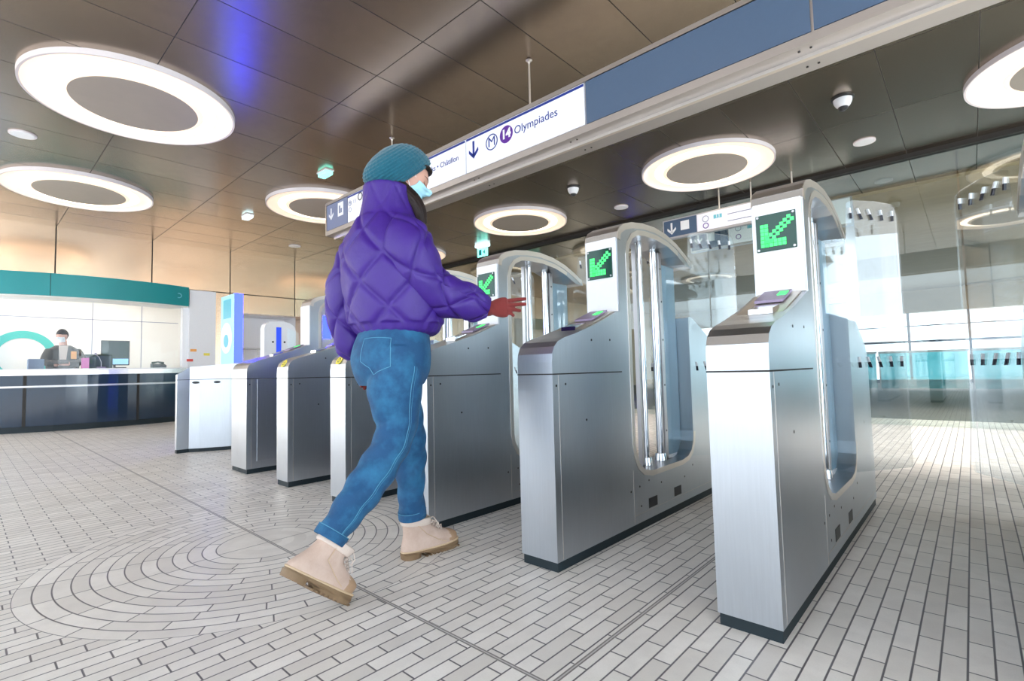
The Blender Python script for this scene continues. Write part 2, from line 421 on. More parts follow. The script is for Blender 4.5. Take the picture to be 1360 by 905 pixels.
def speaker(x, y, lab, first=[None]):
    if first[0] is None:
        o = MB().disc((0, 0, -.012), .115, .012, n=32).build('ceiling_speaker', M['rim'])
        MB().disc((0, 0, -.016), .098, .004, n=32).build('grille', M['white_paint'], o); first[0] = o
    else: o = copy_tree(first[0])
    o.location = (x, y, 3.5); tag(o, lab, 'speaker', 'round ceiling speakers')
for x, y, lab in [(-.813, 7.33, 'round pale ceiling speaker right of the security camera'), (-4.167, 7.355, 'round pale ceiling speaker between two ring lights'),
                  (-7.42, .39, 'round pale ceiling speaker at the left edge below the largest ring'), (-10.2, 4.6, 'small pale ceiling speaker near the metal wall')]:
    speaker(x, y, lab)
def camera_dome(x, y, lab, first=[None]):
    if first[0] is None:
        o = empty('security_camera'); 
        MB().lathe([(.10, 0), (.10, -.015), (.085, -.02)], (0, 0, 0), 32).build('base', M['dark'], o, True)
        MB().lathe([(.083, -.015), (.08, -.05), (.062, -.085), (.045, -.10)], (0, 0, 0), 32).build('housing', M['white_paint'], o, True)
        MB().lathe([(.045, -.10), (.04, -.118), (.022, -.13), (.001, -.134)], (0, 0, 0), 32).build('lens', M['dark'], o, True); first[0] = o
    else: o = copy_tree(first[0])
    o.location = (x, y, 3.5); tag(o, lab, 'camera', 'dome security cameras')
camera_dome(-.815, 5.945, 'white dome security camera above the nearest gate')
camera_dome(-4.199, 6.03, 'white dome security camera beside the white sign panels')
e = empty('emergency_light', (-6.15, 3.18, 3.5), 'mint glowing emergency light on the ceiling left of the hat', 'light')
MB().box((-.11, -.05, -.06), (.11, .05, -.015), .01).build('lens', M['mint_lit'], e); MB().box((-.12, -.06, -.015), (.12, .06, 0)).build('base', M['rim'], e)
e = empty('emergency_light', (-8.73, 3.15, 3.5), 'white glowing emergency light on the ceiling near the middle ring', 'light')
MB().box((-.11, -.05, -.06), (.11, .05, -.015), .01).build('lens', M['cool_lit'], e); MB().box((-.12, -.06, -.015), (.12, .06, 0)).build('base', M['rim'], e)
e = empty('exit_sign', (-7.5, 7.38, 3.5), 'small teal lit exit sign hanging under a white lamp', 'sign')
MB().box((-.17, -.06, -.06), (.17, .06, 0), .01).build('lamp', M['cool_lit'], e); MB().box((-.15, -.01, -.26), (.15, .01, -.07)).build('panel', M['mint_lit'], e)
MB().box((-.10, -.0125, -.23), (-.02, -.0105, -.11)).prism([(.02, -.17), (.08, -.12), (.08, -.22)], 1, -.0125, -.0105).build('pictogram', M['teal'], e)

# ------------------------------------------------------------------ hanging sign beam
FY = 3.15
bm_ = empty('sign_beam', (-2, FY, 2.6), 'long hanging aluminium sign beam crossing above the gates', 'sign beam')
def bb(mb, name, mat): return mb.build(name, mat, BP)
BP = bm_
def L(x): return x + 2
def box_w(lo, hi, name, mat, bev=0.0, parent=None):   # world coordinates into the beam's frame
    return MB().box((lo[0] + 2, lo[1] - FY, lo[2] - 2.6), (hi[0] + 2, hi[1] - FY, hi[2] - 2.6), bev).build(name, mat, parent or bm_)
box_w((-6.06, FY + .01, 2.63), (5.5, FY + .20, 3.03), 'case', M['alu'])
box_w((-6.06, FY - .012, 3.005), (5.5, FY + .22, 3.04), 'top_rail', M['alu'])
box_w((-6.06, FY - .014, 2.61), (5.5, FY + .31, 2.665), 'bottom_rail', M['alu'])
box_w((-6.06, FY + .10, 2.588), (5.5, FY + .13, 2.612), 'underside_lip', M['steel_trim'])
box_w((-6.07, FY - .012, 2.62), (-6.05, FY + .2, 3.03), 'end_cap', M['steel_trim'])
def panel(x0, x1, mat, name='sign_panel', z0=2.675, z1=3.0): return box_w((x0 + .008, FY - .006, z0), (x1 - .008, FY + .012, z1), name, mat)
pw = [(-6.05, -5.53, M['sign_grey']), (-5.53, -4.75, M['sign_white']), (-4.75, -3.39, M['sign_white']), (-3.39, -2.055, M['sign_white']), (-2.055, -.55, M['sign_navy']), (-.55, 1.0, M['sign_navy']), (1.0, 2.6, M['sign_navy']), (2.6, 5.5, M['sign_navy'])]
panels = [panel(*p) for p in pw]
for k in (1, 2, 3):
    MB().box((pw[k][0] + 2.01, -.0085, 2.975 - 2.6), (pw[k][1] + 1.99, -.0055, 2.995 - 2.6)).build('blue_stripe', M['sign_blue'], panels[k])
U, V = (1, 0, 0), (0, 0, 1)
def sign_text(p, s, size, mat, x, z, **k): return text_mesh('lettering', s, size, mat, (x + 2, -.0075, z - 2.6), U, V, p, **k)
def arrow_mb(x, z, h, y=-.009, th=.003, w=.022):
    m = MB(); hw = w / 2; t = z + h / 2; b = z - h / 2
    m.prism([(x - hw, t), (x + hw, t), (x + hw, b + w), (x - hw, b + w)], 1, y, y + th)
    a = h * .38
    m.prism([(x, b), (x + a, b + a), (x + a - w * .1, b + a + w * 1.3), (x, b + w * 1.5), (x - a + w * .1, b + a + w * 1.3), (x - a, b + a)], 1, y, y + th)
    return m
P3, P2, P1, P0 = panels[3], panels[2], panels[1], panels[0]
arrow_mb(-3.285 + 2, .268, .165, w=.024).build('down_arrow', M['sign_blue'], P3)
def ringm(x, z, ro, ri, name, mat, par, y=-.009):
    m = MB()
    if ri: m.disc((x + 2, y, z - 2.6), ro, .003, 'y', 40, ri)
    else: m.disc((x + 2, y, z - 2.6), ro, .003, 'y', 40)
    return m.build(name, mat, par)
ringm(-3.05, 2.865, .073, .064, 'metro_ring', M['sign_blue'], P3)
sign_text(P3, 'M', .125, M['sign_blue'], -3.05, 2.865, align='CENTER')
ringm(-2.872, 2.875, .076, 0, 'line_disc', M['purple'], P3)
text_mesh('line_number', '14', .11, M['mark_white'], (-2.872 + 2, -.0095, .276), U, V, P3, align='CENTER', bold=.005)
sign_text(P3, 'Olympiades', .098, M['sign_blue'], -2.78, 2.87)
sign_text(P2, 'rks • Châtillon', .075, M['sign_blue'], -3.93, 2.86)
sign_text(P2, 'er', .06, M['sign_blue'], -3.99, 2.915)
arrow_mb(-5.93 + 2, .27, .15, w=.022).build('down_arrow', M['mark_white'], P0)
MB().box((-5.76 + 2, -.009, .20), (-5.63 + 2, -.006, .37)).build('pictogram_panel', M['mark_white'], P0)
MB().box((-5.73 + 2, -.011, .235), (-5.70 + 2, -.009, .33)).box((-5.69 + 2, -.011, .235), (-5.66 + 2, -.009, .29)).build('pictogram', M['sign_grey'], P0)
ringm(-5.47, 2.90, .034, .029, 'metro_ring', M['sign_grey'], P1)
sign_text(P1, 'M', .055, M['sign_grey'], -5.47, 2.90, align='CENTER')
sign_text(P1, '13', .065, M['sign_grey'], -5.40, 2.90)
ringm(-5.24, 2.93, .05, .036, 'line_ring', M['dark'], P1)
ringm(-5.47, 2.82, .03, .025, 'metro_ring', M['sign_grey'], P1)
for x in (-4.72, -2.675, -.9, 1.2):
    MB().tube([(x + 2, .09, .42), (x + 2, .09, .9)], .009, 8).lathe([(.03, .895), (.012, .88), (.009, .86)], (x + 2, .09, 0), 12).build('hanging_rod', M['steel_trim'], bm_, True)
for x in (-3.3, -2.2, -.6, .9):
    for dx in (-.03, .03):
        for yy in (.04, .24): MB().disc((x + dx + 2, yy, .006), .007, .006, n=10).build('screw', M['dark'], bm_)

def far_sign(y, x0, x1, z0, z1, lab, rods):
    e = empty('hanging_sign', (x0, y, z0), lab, 'sign', 'hanging direction signs beyond the gates')
    W = x1 - x0; H = z1 - z0
    MB().box((0, 0, 0), (W, .08, H)).build('case', M['alu'], e)
    d = MB().box((.02, -.006, .035), (W * .27, .0, H - .02)).box((.02, .08, .035), (W * .27, .086, H - .02)).build('navy_panel', M['sign_navy'], e)
    wp = MB().box((W * .275, -.006, .035), (W - .02, .0, H - .02)).box((W * .275, .08, .035), (W - .02, .086, H - .02)).build('white_panel', M['sign_white'], e)
    for yy in (-.009, .086):
        arrow_mb(.15, H * .52, .19, yy, w=.03).build('down_arrow', M['mark_white'], d)
        MB().box((.30, yy, H * .35), (.44, yy + .003, H * .8)).build('pictogram_panel', M['mark_white'], d)
        MB().disc((W * .34, yy, H * .65), .05, .003, 'y', 24, .042).build('metro_ring', M['sign_grey'], wp)
        MB().disc((W * .34, yy, H * .32), .045, .003, 'y', 24, .033).build('line_ring', M['purple'], wp)
        MB().box((W * .40, yy, H * .57), (W * .46, yy + .003, H * .75)).build('line_plate', M['cyan'], wp)
        MB().box((W * .5, yy, H * .63), (W * .9, yy + .002, H * .66)).box((W * .5, yy, H * .30), (W * .8, yy + .002, H * .33)).build('small_print', M['sign_grey'], wp)
    text_mesh('line_number', '13', .07, M['mark_white'], (W * .43, -.0095, H * .66), U, V, wp, align='CENTER')
    for rx in rods: MB().tube([(rx, .04, H), (rx, .04, 3.5 - z0)], .011, 8).build('hanging_rod', M['steel_trim'], e, True)
far_sign(7.70, -3.61, -1.55, 2.88, 3.2, 'hanging sign with navy arrow panel seen above the second gate', (.9, 1.36, 1.9))
far_sign(8.98, -3.69, -1.2, 2.89, 3.33, 'larger, lower hanging sign standing in for a reflection in the tall glass screen', (.5, 2.0))  # solid copy in place of the first sign's mirror image in the glass

# ------------------------------------------------------------------ ticket gates
CX = 0.0; HW = .096
PROF = [(1.66, .04), (1.66, .86), (1.664, .895), (1.678, .925), (1.705, .948), (1.75, .965), (1.83, .985), (2.0, 1.035), (2.12, 1.078), (2.19, 1.104), (2.222, 1.112),
        (2.222, 1.485), (2.23, 1.52), (2.25, 1.545), (2.30, 1.572), (2.38, 1.595), (2.5, 1.612), (2.64, 1.618), (2.78, 1.605), (2.92, 1.572), (3.04, 1.525), (3.12, 1.485), (3.135, 1.45),
        (3.05, 1.452), (2.93, 1.50), (2.80, 1.535), (2.66, 1.55), (2.52, 1.548), (2.44, 1.538), (2.38, 1.51), (2.345, 1.47), (2.33, 1.42),
        (2.33, .44), (2.342, .38), (2.372, .33), (2.42, .297), (2.50, .28), (2.88, .28), (2.96, .292), (3.01, .32), (3.04, .37), (3.05, .43),
        (3.05, 1.13), (3.075, 1.138), (3.12, 1.125), (3.24, 1.075), (3.38, 1.01), (3.50, .955), (3.57, .915), (3.605, .87), (3.62, .82), (3.62, .04)]
def offset_band(pts, i0, i1, wdt):
    """band of width wdt following the open chain pts[i0:i1+1], on the solid side"""
    ch = [Vector((pts[i][0], pts[i][1])) for i in range(i0, i1 + 1)]; out = []
    for i, p in enumerate(ch):
        d = (ch[min(i + 1, len(ch) - 1)] - ch[max(i - 1, 0)]).normalized(); out.append(p + Vector((d.y, -d.x)) * wdt)
    return ch, out
def band_mesh(mb, ch, out, xa, xb):
    for i in range(len(ch) - 1):
        mb.prism([tuple(ch[i]), tuple(ch[i + 1]), tuple(out[i + 1]), tuple(out[i])], 0, xa, xb)
    return mb
def led_arrow(mb, x, z, s, y):
    """arrow pointing down to the left, made of short lit strokes like led blocks"""
    def blk(u, v, r=.0068):
        mb.box((x + u * s - r, y, z + v * s - r), (x + u * s + r, y + .002, z + v * s + r))
    for i in range(7):
        for j in (-.5, .5): blk(-.22 + i * .115 + j * .10, -.22 + i * .105 - j * .10)
    for i in range(6):
        for j in (0, 1): blk(-.42 + j * .13, -.42 + i * .135)
    for i in range(1, 6):
        for j in (0, 1): blk(-.42 + i * .135, -.42 + j * .13)
    return mb
def build_gate(x0, wide=False):
    g = empty('ticket_gate', (x0 + HW, 0, 0))
    b = MB().prism(PROF, 0, -HW, HW)
    body = b.build('body', [M['steel']], g, False)
    MB().box((-HW + .004, 1.668, 0), (HW - .004, 3.612, .042)).build('plinth', M['black'], g)
    # mid seam, corner joint and panel joints on the casing
    pj = MB()
    pj.box((-HW - .0012, 1.6588, .806), (HW + .0012, 2.222, .8115))
    pj.build('casing_joint', M['joint'], body)
    pl = MB()
    for s in (-1, 1):
        xx = s * HW; pl.box((xx - .0008, 1.700, .045), (xx + .0008, 1.7025, .806)); pl.box((xx - .0008, 2.298, .045), (xx + .0008, 2.300, .31))
        pl.box((xx - .0008, 2.30, .083), (xx + .0008, 3.6, .0845))
    pl.build('panel_joint', M['steel_trim'], body)
    for s in (-1, 1):
        for (yy, zz) in [(1.685, .76), (1.75, .765), (1.96, .96), (2.12, .965), (2.27, .21), (2.36, .22), (2.37, .12), (2.46, .235), (2.60, .20), (2.90, .18), (3.02, .23), (1.9, .60), (3.35, .5)]:
            MB().disc((s * HW - .001, yy, zz), .0055, .002, 'x', 10).build('rivet', M['dark'], body)
    for s in (-1, 1):
        for (ya, yb) in [(2.45, 2.545), (2.755, 2.845)]:
            MB().box((s * HW - .0015, ya, .092), (s * HW + .0015, yb, .142)).build('vent', M['dark'], body)
    # rounded lip around the door slot and the arch
    ch, out = offset_band(PROF, 24, 41, .028)
    lip = MB()
    for s in (-1, 1): band_mesh(lip, ch, out, s * HW, s * (HW + .003))
    lip.build('slot_lip', M['steel_trim'], g)
    ch, out = offset_band(PROF, 11, 21, .03)
    lip = MB()
    for s in (-1, 1): band_mesh(lip, ch, out, s * HW, s * (HW + .0025))
    lip.build('arch_rim', M['steel_trim'], g)
    ch, out = offset_band(PROF, 12, 22, -.003)
    band_mesh(MB(), ch, out, -HW, HW).build('arch_cover', M['steel_trim'], g)
    # front face of the head with the arrow display
    MB().box((-HW + .006, 2.214, 1.112), (HW - .006, 2.2225, 1.49), .003).build('head_face', M['white_paint'], g)
    scr = MB().box((-.078, 2.208, 1.288), (.070, 2.2145, 1.440), .002).build('display', M['screen'], g)
    led_arrow(MB(), -.004, 1.362, .118, 2.2055).build('led_arrow', M['arrow'], scr)
    for dx in (-.07, .062):
        for dz in (1.296, 1.432): MB().disc((dx, 2.206, dz), .005, .003, 'y', 10).build('screw', M['alu'], scr)
    # ticket reader on the slope
    def slope(y): return 1.035 + (y - 2.0) * (.069 / .19)
    rd = MB()
    for (ya, yb, xa, xb, h) in [(1.90, 2.20, -.078, .078, .006)]:
        P = [(ya, slope(ya) - .012), (ya, slope(ya) + h * .3), (ya + .02, slope(ya + .02) + h), (yb, slope(yb) + h), (yb, slope(yb) - .012)]
        rd.prism(P, 0, xa, xb)
    rdo = rd.build('card_reader', M['steel_trim'], g)
    ya, yb = 2.04, 2.18; P = [(ya, slope(ya) + .010), (ya, slope(ya) + .020), (yb, slope(yb) + .020), (yb, slope(yb) + .010)]
    MB().prism(P, 0, -.05, .05).build('reader_pad', M['lilac'], rdo)
    ya, yb = 2.10, 2.15; P = [(ya, slope(ya) + .018), (ya, slope(ya) + .023), (yb, slope(yb) + .023), (yb, slope(yb) + .018)]
    MB().prism(P, 0, .015, .045).build('reader_light', M['arrow'], rdo)
    ya, yb = 1.90, 1.99; P = [(ya, slope(ya) + .008), (ya, slope(ya) + .026), (yb, slope(yb) + .015), (yb, slope(yb) + .008)]
    MB().prism(P, 0, -.03, .05).build('ticket_slot', M['chrome'], rdo)
    # columns in the slot
    for yy in (2.62, 2.80):
        MB().tube([(0, yy, .285), (0, yy, 1.548)], .021, 20).lathe([(.021, .325), (.030, .322), (.034, .30), (.036, .281)], (0, yy, 0), 24).build('column', M['chrome'], g, True)
    MB().box((-.012, 2.56, .285), (.012, 2.58, 1.53)).build('door_edge', M['alu'], g)
    ra = MB().box((-.022, 2.826, .285), (.022, 2.862, 1.52), .003).build('clamp_rail', M['alu'], g)
    for zz in (.45, .72, .99, 1.22, 1.42):
        for s in (-1, 1): MB().disc((s * .022 - .0015, 2.844, zz), .006, .003, 'x', 12).build('screw', M['dark'], ra)
    MB().box((-.018, 2.87, .300), (-.012, 3.04, 1.45)).box((.012, 2.87, .30), (.018, 3.04, 1.45)).build('door_glass', M['glass_blue'], g)
    MB().box((-.022, 2.87, .284), (.022, 3.04, .304)).build('door_shoe', M['white_paint'], g)
    # swung open flaps on both sides
    for s in (-1, 1):
        a = (s * .030, 2.90); t = (s * .302, 3.32)
        d = Vector((t[0] - a[0], t[1] - a[1])); Ln = d.length; d.normalize(); nrm = Vector((-d.y, d.x))
        m = MB(); o2 = []
        # start outside the casing side so the sheet runs through the slot and out of it
        prof = [(0, .285), (Ln - .01, .285), (Ln, .295), (Ln, 1.60), (Ln - .012, 1.64), (Ln - .04, 1.655), (Ln - .16, 1.665), (Ln - .30, 1.66), (Ln - .33, 1.645), (Ln - .345, 1.46), (0, 1.44)]
        tri = geometry.tessellate_polygon([[Vector((p[0], p[1], 0)) for p in prof]])
        A = [m.bm.verts.new((a[0] + d.x * p[0] + nrm.x * .004, a[1] + d.y * p[0] + nrm.y * .004, p[1])) for p in prof]
        B = [m.bm.verts.new((a[0] + d.x * p[0] - nrm.x * .004, a[1] + d.y * p[0] - nrm.y * .004, p[1])) for p in prof]
        for tt in tri: m.bm.faces.new([A[i] for i in tt]); m.bm.faces.new([B[i] for i in reversed(tt)])
        for i in range(len(prof)): m.bm.faces.new([A[i], A[(i + 1) % len(prof)], B[(i + 1) % len(prof)], B[i]])
        fl = m.build('glass_flap', M['glass'], g)
        for mat, dz, nm in ((M['mark_black'], 0, 'black_mark'), (M['mark_white'], .028, 'white_mark')):
            for zc in (1.565, .80):
                for k in range(5):
                    mm = MB()
                    u = Ln - .035 - k * .068; sk = (-.012, 0, .010, .014, .004)[k] if dz else 0
                    sh = (0, .004, .012, .012, .004)[k] * (1 if zc > 1 else .8)
                    q = [(u - .0045, zc + dz), (u + .0045, zc + dz), (u + .0045 - sh, zc + dz + (.027 if dz else -.0) + (0 if dz else .028)), (u - .0045 - sh, zc + dz + (.027 if dz else 0) + (0 if dz else .028))]
                    if dz: q = [(p0 - sh, p1) for p0, p1 in q]
                    f1 = [mm.bm.verts.new((a[0] + d.x * p[0] + nrm.x * .0052, a[1] + d.y * p[0] + nrm.y * .0052, p[1])) for p in q]
                    f2 = [mm.bm.verts.new((a[0] + d.x * p[0] - nrm.x * .0052, a[1] + d.y * p[0] - nrm.y * .0052, p[1])) for p in q]
                    mm.bm.faces.new(f1); mm.bm.faces.new(f2[::-1])
                    for i in range(4): mm.bm.faces.new([f1[i], f1[(i + 1) % 4], f2[(i + 1) % 4], f2[i]])
                    mm.build(nm, mat, fl)
    return g
gate = build_gate(-.648)
GL = [(-.648, 'nearest silver ticket gate with a lit green arrow, right of centre'),
      (-1.482, 'second nearest ticket gate, its green arrow right of the gloved hand'),
      (-2.316, 'ticket gate directly behind the outstretched gloved hand'),
      (-3.150, 'ticket gate whose front is partly hidden by the blue jeans'),
      (-3.985, 'ticket gate left of the blue jeans with a yellow sticker'),
      (.186, 'ticket gate cut off by the right edge of the photo')]
gates = []
for i, (x, lab) in enumerate(GL):
    o = gate if i == 0 else copy_tree(gate)
    o.location.x = x + HW; tag(o, lab, 'ticket gate', 'silver ticket gates in a row'); gates.append(o)
for i in (3, 4):
    s = MB().disc((0, 0, 0), .034, .002, 'y', 24, .018).disc((0, 0, 0), .010, .002, 'y', 16).build('sticker', M['yellow'], gates[i])
    s['label'] = 'round yellow sticker'; s.location = (0, 1.672, .922); s.rotation_euler = (math.radians(-34), 0, 0)

# wide gate with an open blue panel in its head
g6 = copy_tree(gate); g6.name = 'wide_ticket_gate'; g6.location.x = -4.69
tag(g6, 'wide ticket gate with a blue panel in its head and a side hatch', 'ticket gate')
for ch in list(g6.children):
    if ch.name.split('.')[0] in ('column', 'door_glass', 'glass_flap', 'clamp_rail', 'door_edge', 'display', 'door_shoe'):
        for k in list(ch.children): bpy.data.objects.remove(k)
        bpy.data.objects.remove(ch)
LOW = [p for p in PROF[:11]] + [(2.33, 1.14), (2.40, 1.10), (3.2, 1.02), (3.5, .95), (3.6, .87), (3.62, .04)]
wbdy = MB().prism(LOW, 0, -.252, -HW - .001).build('side_cabinet', M['steel'], g6)
MB().box((-.248, 1.668, 0), (-HW, 3.612, .042)).build('side_plinth', M['black'], g6)
MB().box((-.2532, 1.6588, .806), (-HW, 2.222, .8115)).build('casing_joint', M['joint'], wbdy)
MB().box((HW, 1.745, .10), (HW + .004, 2.9, .805), .002).build('hatch', M['steel'], g6)
MB().box((-.05, 2.36, .9), (.05, 2.60, 1.54)).build('white_column', M['white_paint'], g6)
bp = MB().box((-.055, 2.62, .9), (.055, 2.92, 1.50)).build('blue_panel', M['blue_deep'], g6)
dd = MB()
for zz in (1.12, 1.28): dd.disc((.0545, 2.75, zz), .012, .002, 'x', 12)
dd.build('dots', M['sky_lit'], bp)
MB().box((.0502, 2.37, 1.18), (.0525, 2.45, 1.40)).build('blue_screen', M['blue_lit'], g6)

# flared end cabinet
g7 = empty('end_gate_cabinet', (-6.5, 1.63, 0), 'flared silver end cabinet left of the gate row with three dark slots', 'ticket gate')
FP = [(-6.56, 1.625), (-6.505, 1.628), (-6.500, 1.745), (-6.44, 1.83), (-6.385, 1.95), (-6.317, 2.10), (-6.24, 2.30), (-6.17, 2.6), (-6.11, 3.0), (-6.08, 3.5), (-6.56, 3.5)]
FPl = [(x + 6.5, y - 1.63) for x, y in FP]
def ztop(y):   # top rises gently away from the entrance side, with a rounded front
    t = y
    return .865 + .075 * min(1, max(0, t) / .06) ** .5 * 1 + .085 * min(1, max(0, t) / 1.0)
def flare(mb, pts, z0f, z1f):
    n = len(pts); A = [mb.bm.verts.new((x, y, z0f(y))) for x, y in pts]; B = [mb.bm.verts.new((x, y, z1f(y))) for x, y in pts]
    tri = geometry.tessellate_polygon([[Vector((p[0], p[1], 0)) for p in pts]])
    for t in tri: mb.bm.faces.new([A[i] for i in reversed(t)]); mb.bm.faces.new([B[i] for i in t])
    for i in range(n): mb.bm.faces.new([A[i], A[(i + 1) % n], B[(i + 1) % n], B[i]])
    return mb
flare(MB(), FPl, lambda y: .04, lambda y: .806).build('lower_casing', M['steel'], g7)
flare(MB(), FPl, lambda y: .811, ztop).build('hood', M['steel'], g7)
flare(MB(), [(x * .98 - .003, y * .99 + .004) for x, y in FPl], lambda y: 0.0, lambda y: .045).build('plinth', M['black'], g7)
flare(MB(), [(x * .98 - .003, y * .99 + .004) for x, y in FPl], lambda y: .805, lambda y: .812).build('casing_joint', M['joint'], g7)
ov = [(-6.455, 1.795), (-6.365, 1.985), (-6.285, 2.17)]
for (x, y) in ov:
    m = MB(); m.disc((0, 0, 0), .03, .012, 'x', 20)
    o = m.build('slot', M['dark'], g7); o.scale = (1, 1.15, .45); o.location = (x + 6.5 - .004, y - 1.63, .775); o.rotation_euler = (0, 0, -math.radians(25))
hd = MB()
HP = [(0, 0), (0, .36), (.015, .41), (.06, .44), (.20, .455), (.30, .44), (.36, .40), (.38, .34), (.38, 0)]
hd.prism(HP, 0, 0, .12).build('head', M['white_paint'], None)
hdo = bpy.data.objects['head']; hdo.parent = g7; hdo.location = (.14, .82, 1.04)
MB().box((.1195, .14, .04), (.1225, .20, .38), .001).build('blue_slot', M['blue_deep'], hdo)
kb = MB()
for yy in (.10, .24):
    for zz in (.05, .20): kb.disc((.119, yy, zz), .012, .004, 'x', 12)
kb.build('knobs', M['dark'], hdo)
MB().prism([(.05, .06), (.19, -.0), (.19, .3), (.05, .36)], 0, .125, .13).build('side_glass', M['glass'], hdo).location = (0, .22, .02)

# blue totem
tt = empty('information_totem', (-8.05, 2.6, 0), 'tall slim blue lit totem with a white disc behind the end cabinet', 'totem')
MB().box((-.04, -.06, 0), (.58, .12, .04), .01).build('foot', M['alu'], tt)
fc = MB().box((.0, -.05, .04), (.52, -.01, 1.99), .004).build('front_face', M['sky_lit'], tt)
MB().box((.0, -.01, .04), (.52, .06, 1.99), .004).build('casing', M['alu'], tt)
MB().box((.52, -.05, .04), (.532, .06, 1.99)).build('side_panel', M['blue_lit'], tt)
MB().box((.10, -.054, 1.66), (.40, -.05, 1.93)).build('picture', M['cyan'], fc)
m = MB(); m.disc((.235, -.056, 1.38), .22, .005, 'y', 40); o = m.build('white_disc', M['mark_white'], fc)
MB().disc((.235, -.060, 1.34), .09, .004, 'y', 32).build('emblem', M['cyan'], fc)

# ------------------------------------------------------------------ booth: counter, fascia, glass
def arc_pts(cx, cy, r, a0, a1, n): return [(cx + r * math.cos(a0 + (a1 - a0) * i / n), cy + r * math.sin(a0 + (a1 - a0) * i / n)) for i in range(n + 1)]
# circle through (-11.57,.465) (-11.20,2.0) (-11.40,2.95)
def circ(p, q, s):
    ax, ay = p; bx, by = q; cx_, cy_ = s
    d = 2 * (ax * (by - cy_) + bx * (cy_ - ay) + cx_ * (ay - by))
    ux = ((ax * ax + ay * ay) * (by - cy_) + (bx * bx + by * by) * (cy_ - ay) + (cx_ * cx_ + cy_ * cy_) * (ay - by)) / d
    uy = ((ax * ax + ay * ay) * (cx_ - bx) + (bx * bx + by * by) * (ax - cx_) + (cx_ * cx_ + cy_ * cy_) * (bx - ax)) / d
    return ux, uy, math.hypot(ax - ux, ay - uy)
def strip(mb, ccx, ccy, r0, r1, y0, y1, z0, z1, n=28):
    a0 = math.asin((y0 - ccy) / r1); a1 = math.asin((y1 - ccy) / r1)
    outer = arc_pts(ccx, ccy, r1, a0, a1, n); inner = arc_pts(ccx, ccy, r0, a0, a1, n)
    return mb.prism(outer + inner[::-1], 2, z0, z1)
ux, uy, ur = circ((-11.50, .465), (-11.21, 1.75), (-11.40, 2.95))
cn = empty('service_counter', (-11.4, 1.75, 0), 'curved dark glossy service counter below the teal fascia', 'counter')
def local(mb): 
    for v in mb.bm.verts: v.co -= Vector((-11.4, 1.75, 0))
    return mb
def cstrip(name, mat, r0, r1, y0, y1, z0, z1, par): return local(strip(MB(), ux, uy, ur + r0, ur + r1, y0, y1, z0, z1)).build(name, mat, par)
fp = cstrip('front_panel', M['navy_counter'], -.05, 0, -.6, 3.0, .10, .93, cn)
cstrip('kick_board', M['black'], -.05, -.01, -.6, 3.0, 0, .10, cn)
cstrip('steel_edge', M['steel_top'], -.05, .03, -.6, 3.0, .93, 1.015, cn)
cstrip('worktop', M['white_paint'], -.72, .0, -.6, 3.0, 1.015, 1.035, cn)
cstrip('front_rail', M['alu'], .0, .02, -.6, 3.0, .73, .76, cn)
for yy in (.72, 2.20): cstrip('panel_joint', M['joint'], -.04, .004, yy - .02, yy + .02, .1, .93, fp)
fx, fy, fr_ = circ((-11.52, .3), (-11.26, 1.75), (-11.50, 3.03))
fa = empty('fascia', (-11.4, 1.75, 2.3), 'curved teal fascia board over the ticket booth window', 'fascia')
def fstrip(name, mat, r0, r1, y0, y1, z0, z1, par):
    mb = strip(MB(), fx, fy, fr_ + r0, fr_ + r1, y0, y1, z0, z1)
    for v in mb.bm.verts: v.co -= Vector((-11.4, 1.75, 2.3))
    return mb.build(name, mat, par)
fb = fstrip('board', M['teal'], -.05, 0, -.6, 3.06, 2.26, 2.64, fa)
fstrip('soffit', M['booth_wall'], -.55, -.05, -.6, 3.06, 2.24, 2.27, fa)
fstrip('board_joint', M['joint'], -.03, .001, .985, .992, 2.26, 2.64, fb)
MB().disc((0, 0, 0), .05, .004, 'x', 24, .035).build('emblem', M['cyan'], fb).location = (fx + math.sqrt(fr_ ** 2 - (2.87 - fy) ** 2) + 11.4 + .002, 1.12, .15)
wv = fstrip('counter_glass_tmp', M['counter_glass'], -.18, -.17, -.6, 3.0, 1.04, 2.24, None); wv.name = 'counter_screen'
wv.location = (-11.4, 1.75, 2.3); tag(wv, 'curved clear glass screen standing on the service counter', 'glass screen')
struct(MB().box((-11.75, 2.98, 1.0), (-11.6, 3.08, 2.62)).build('window_frame_booth', M['white_paint']))
def thing(name, label, cat, mb, mat, loc=(0, 0, 0), **k):
    o = mb.build(name, mat, None, k.get('smooth', False)); o.location = loc; return tag(o, label, cat, k.get('group'))
# booth things
e = empty('monitor', (-12.75, 2.10, 1.035), 'large dark monitor in the booth behind the counter', 'monitor')
MB().box((-.02, -.22, .08), (.02, .24, .58), .004).build('case', M['dark'], e); MB().box((.02, -.2, .22), (.023, .22, .56)).build('upper_screen', M['monitor'], e)
MB().box((.02, -.2, .10), (.023, .22, .215)).build('lower_screen', M['sky_lit'], e); MB().box((-.1, -.08, 0), (.1, .08, .015)).tube([(0, 0, .01), (0, 0, .1)], .02).build('foot', M['dark'], e)
struct(MB().box((-13.6, -.5, .95), (-12.35, 3.4, 1.033)).build('trim_7', M['white_paint']))
thing('box', 'slate grey box on the counter left of the clerk', 'box', MB().box((-.09, -.10, 0), (.09, .10, .17), .01), M['grey_box'], (-11.62, .86, 1.035))
thing('folder', 'magenta folder standing right of the clerk', 'folder', MB().box((-.04, -.05, 0), (.04, .05, .19), .004), M['magenta'], (-11.62, 1.50, 1.035))
e = empty('microphone', (-11.60, 1.72, 1.035), 'gooseneck microphone on the counter right of the magenta folder', 'microphone')
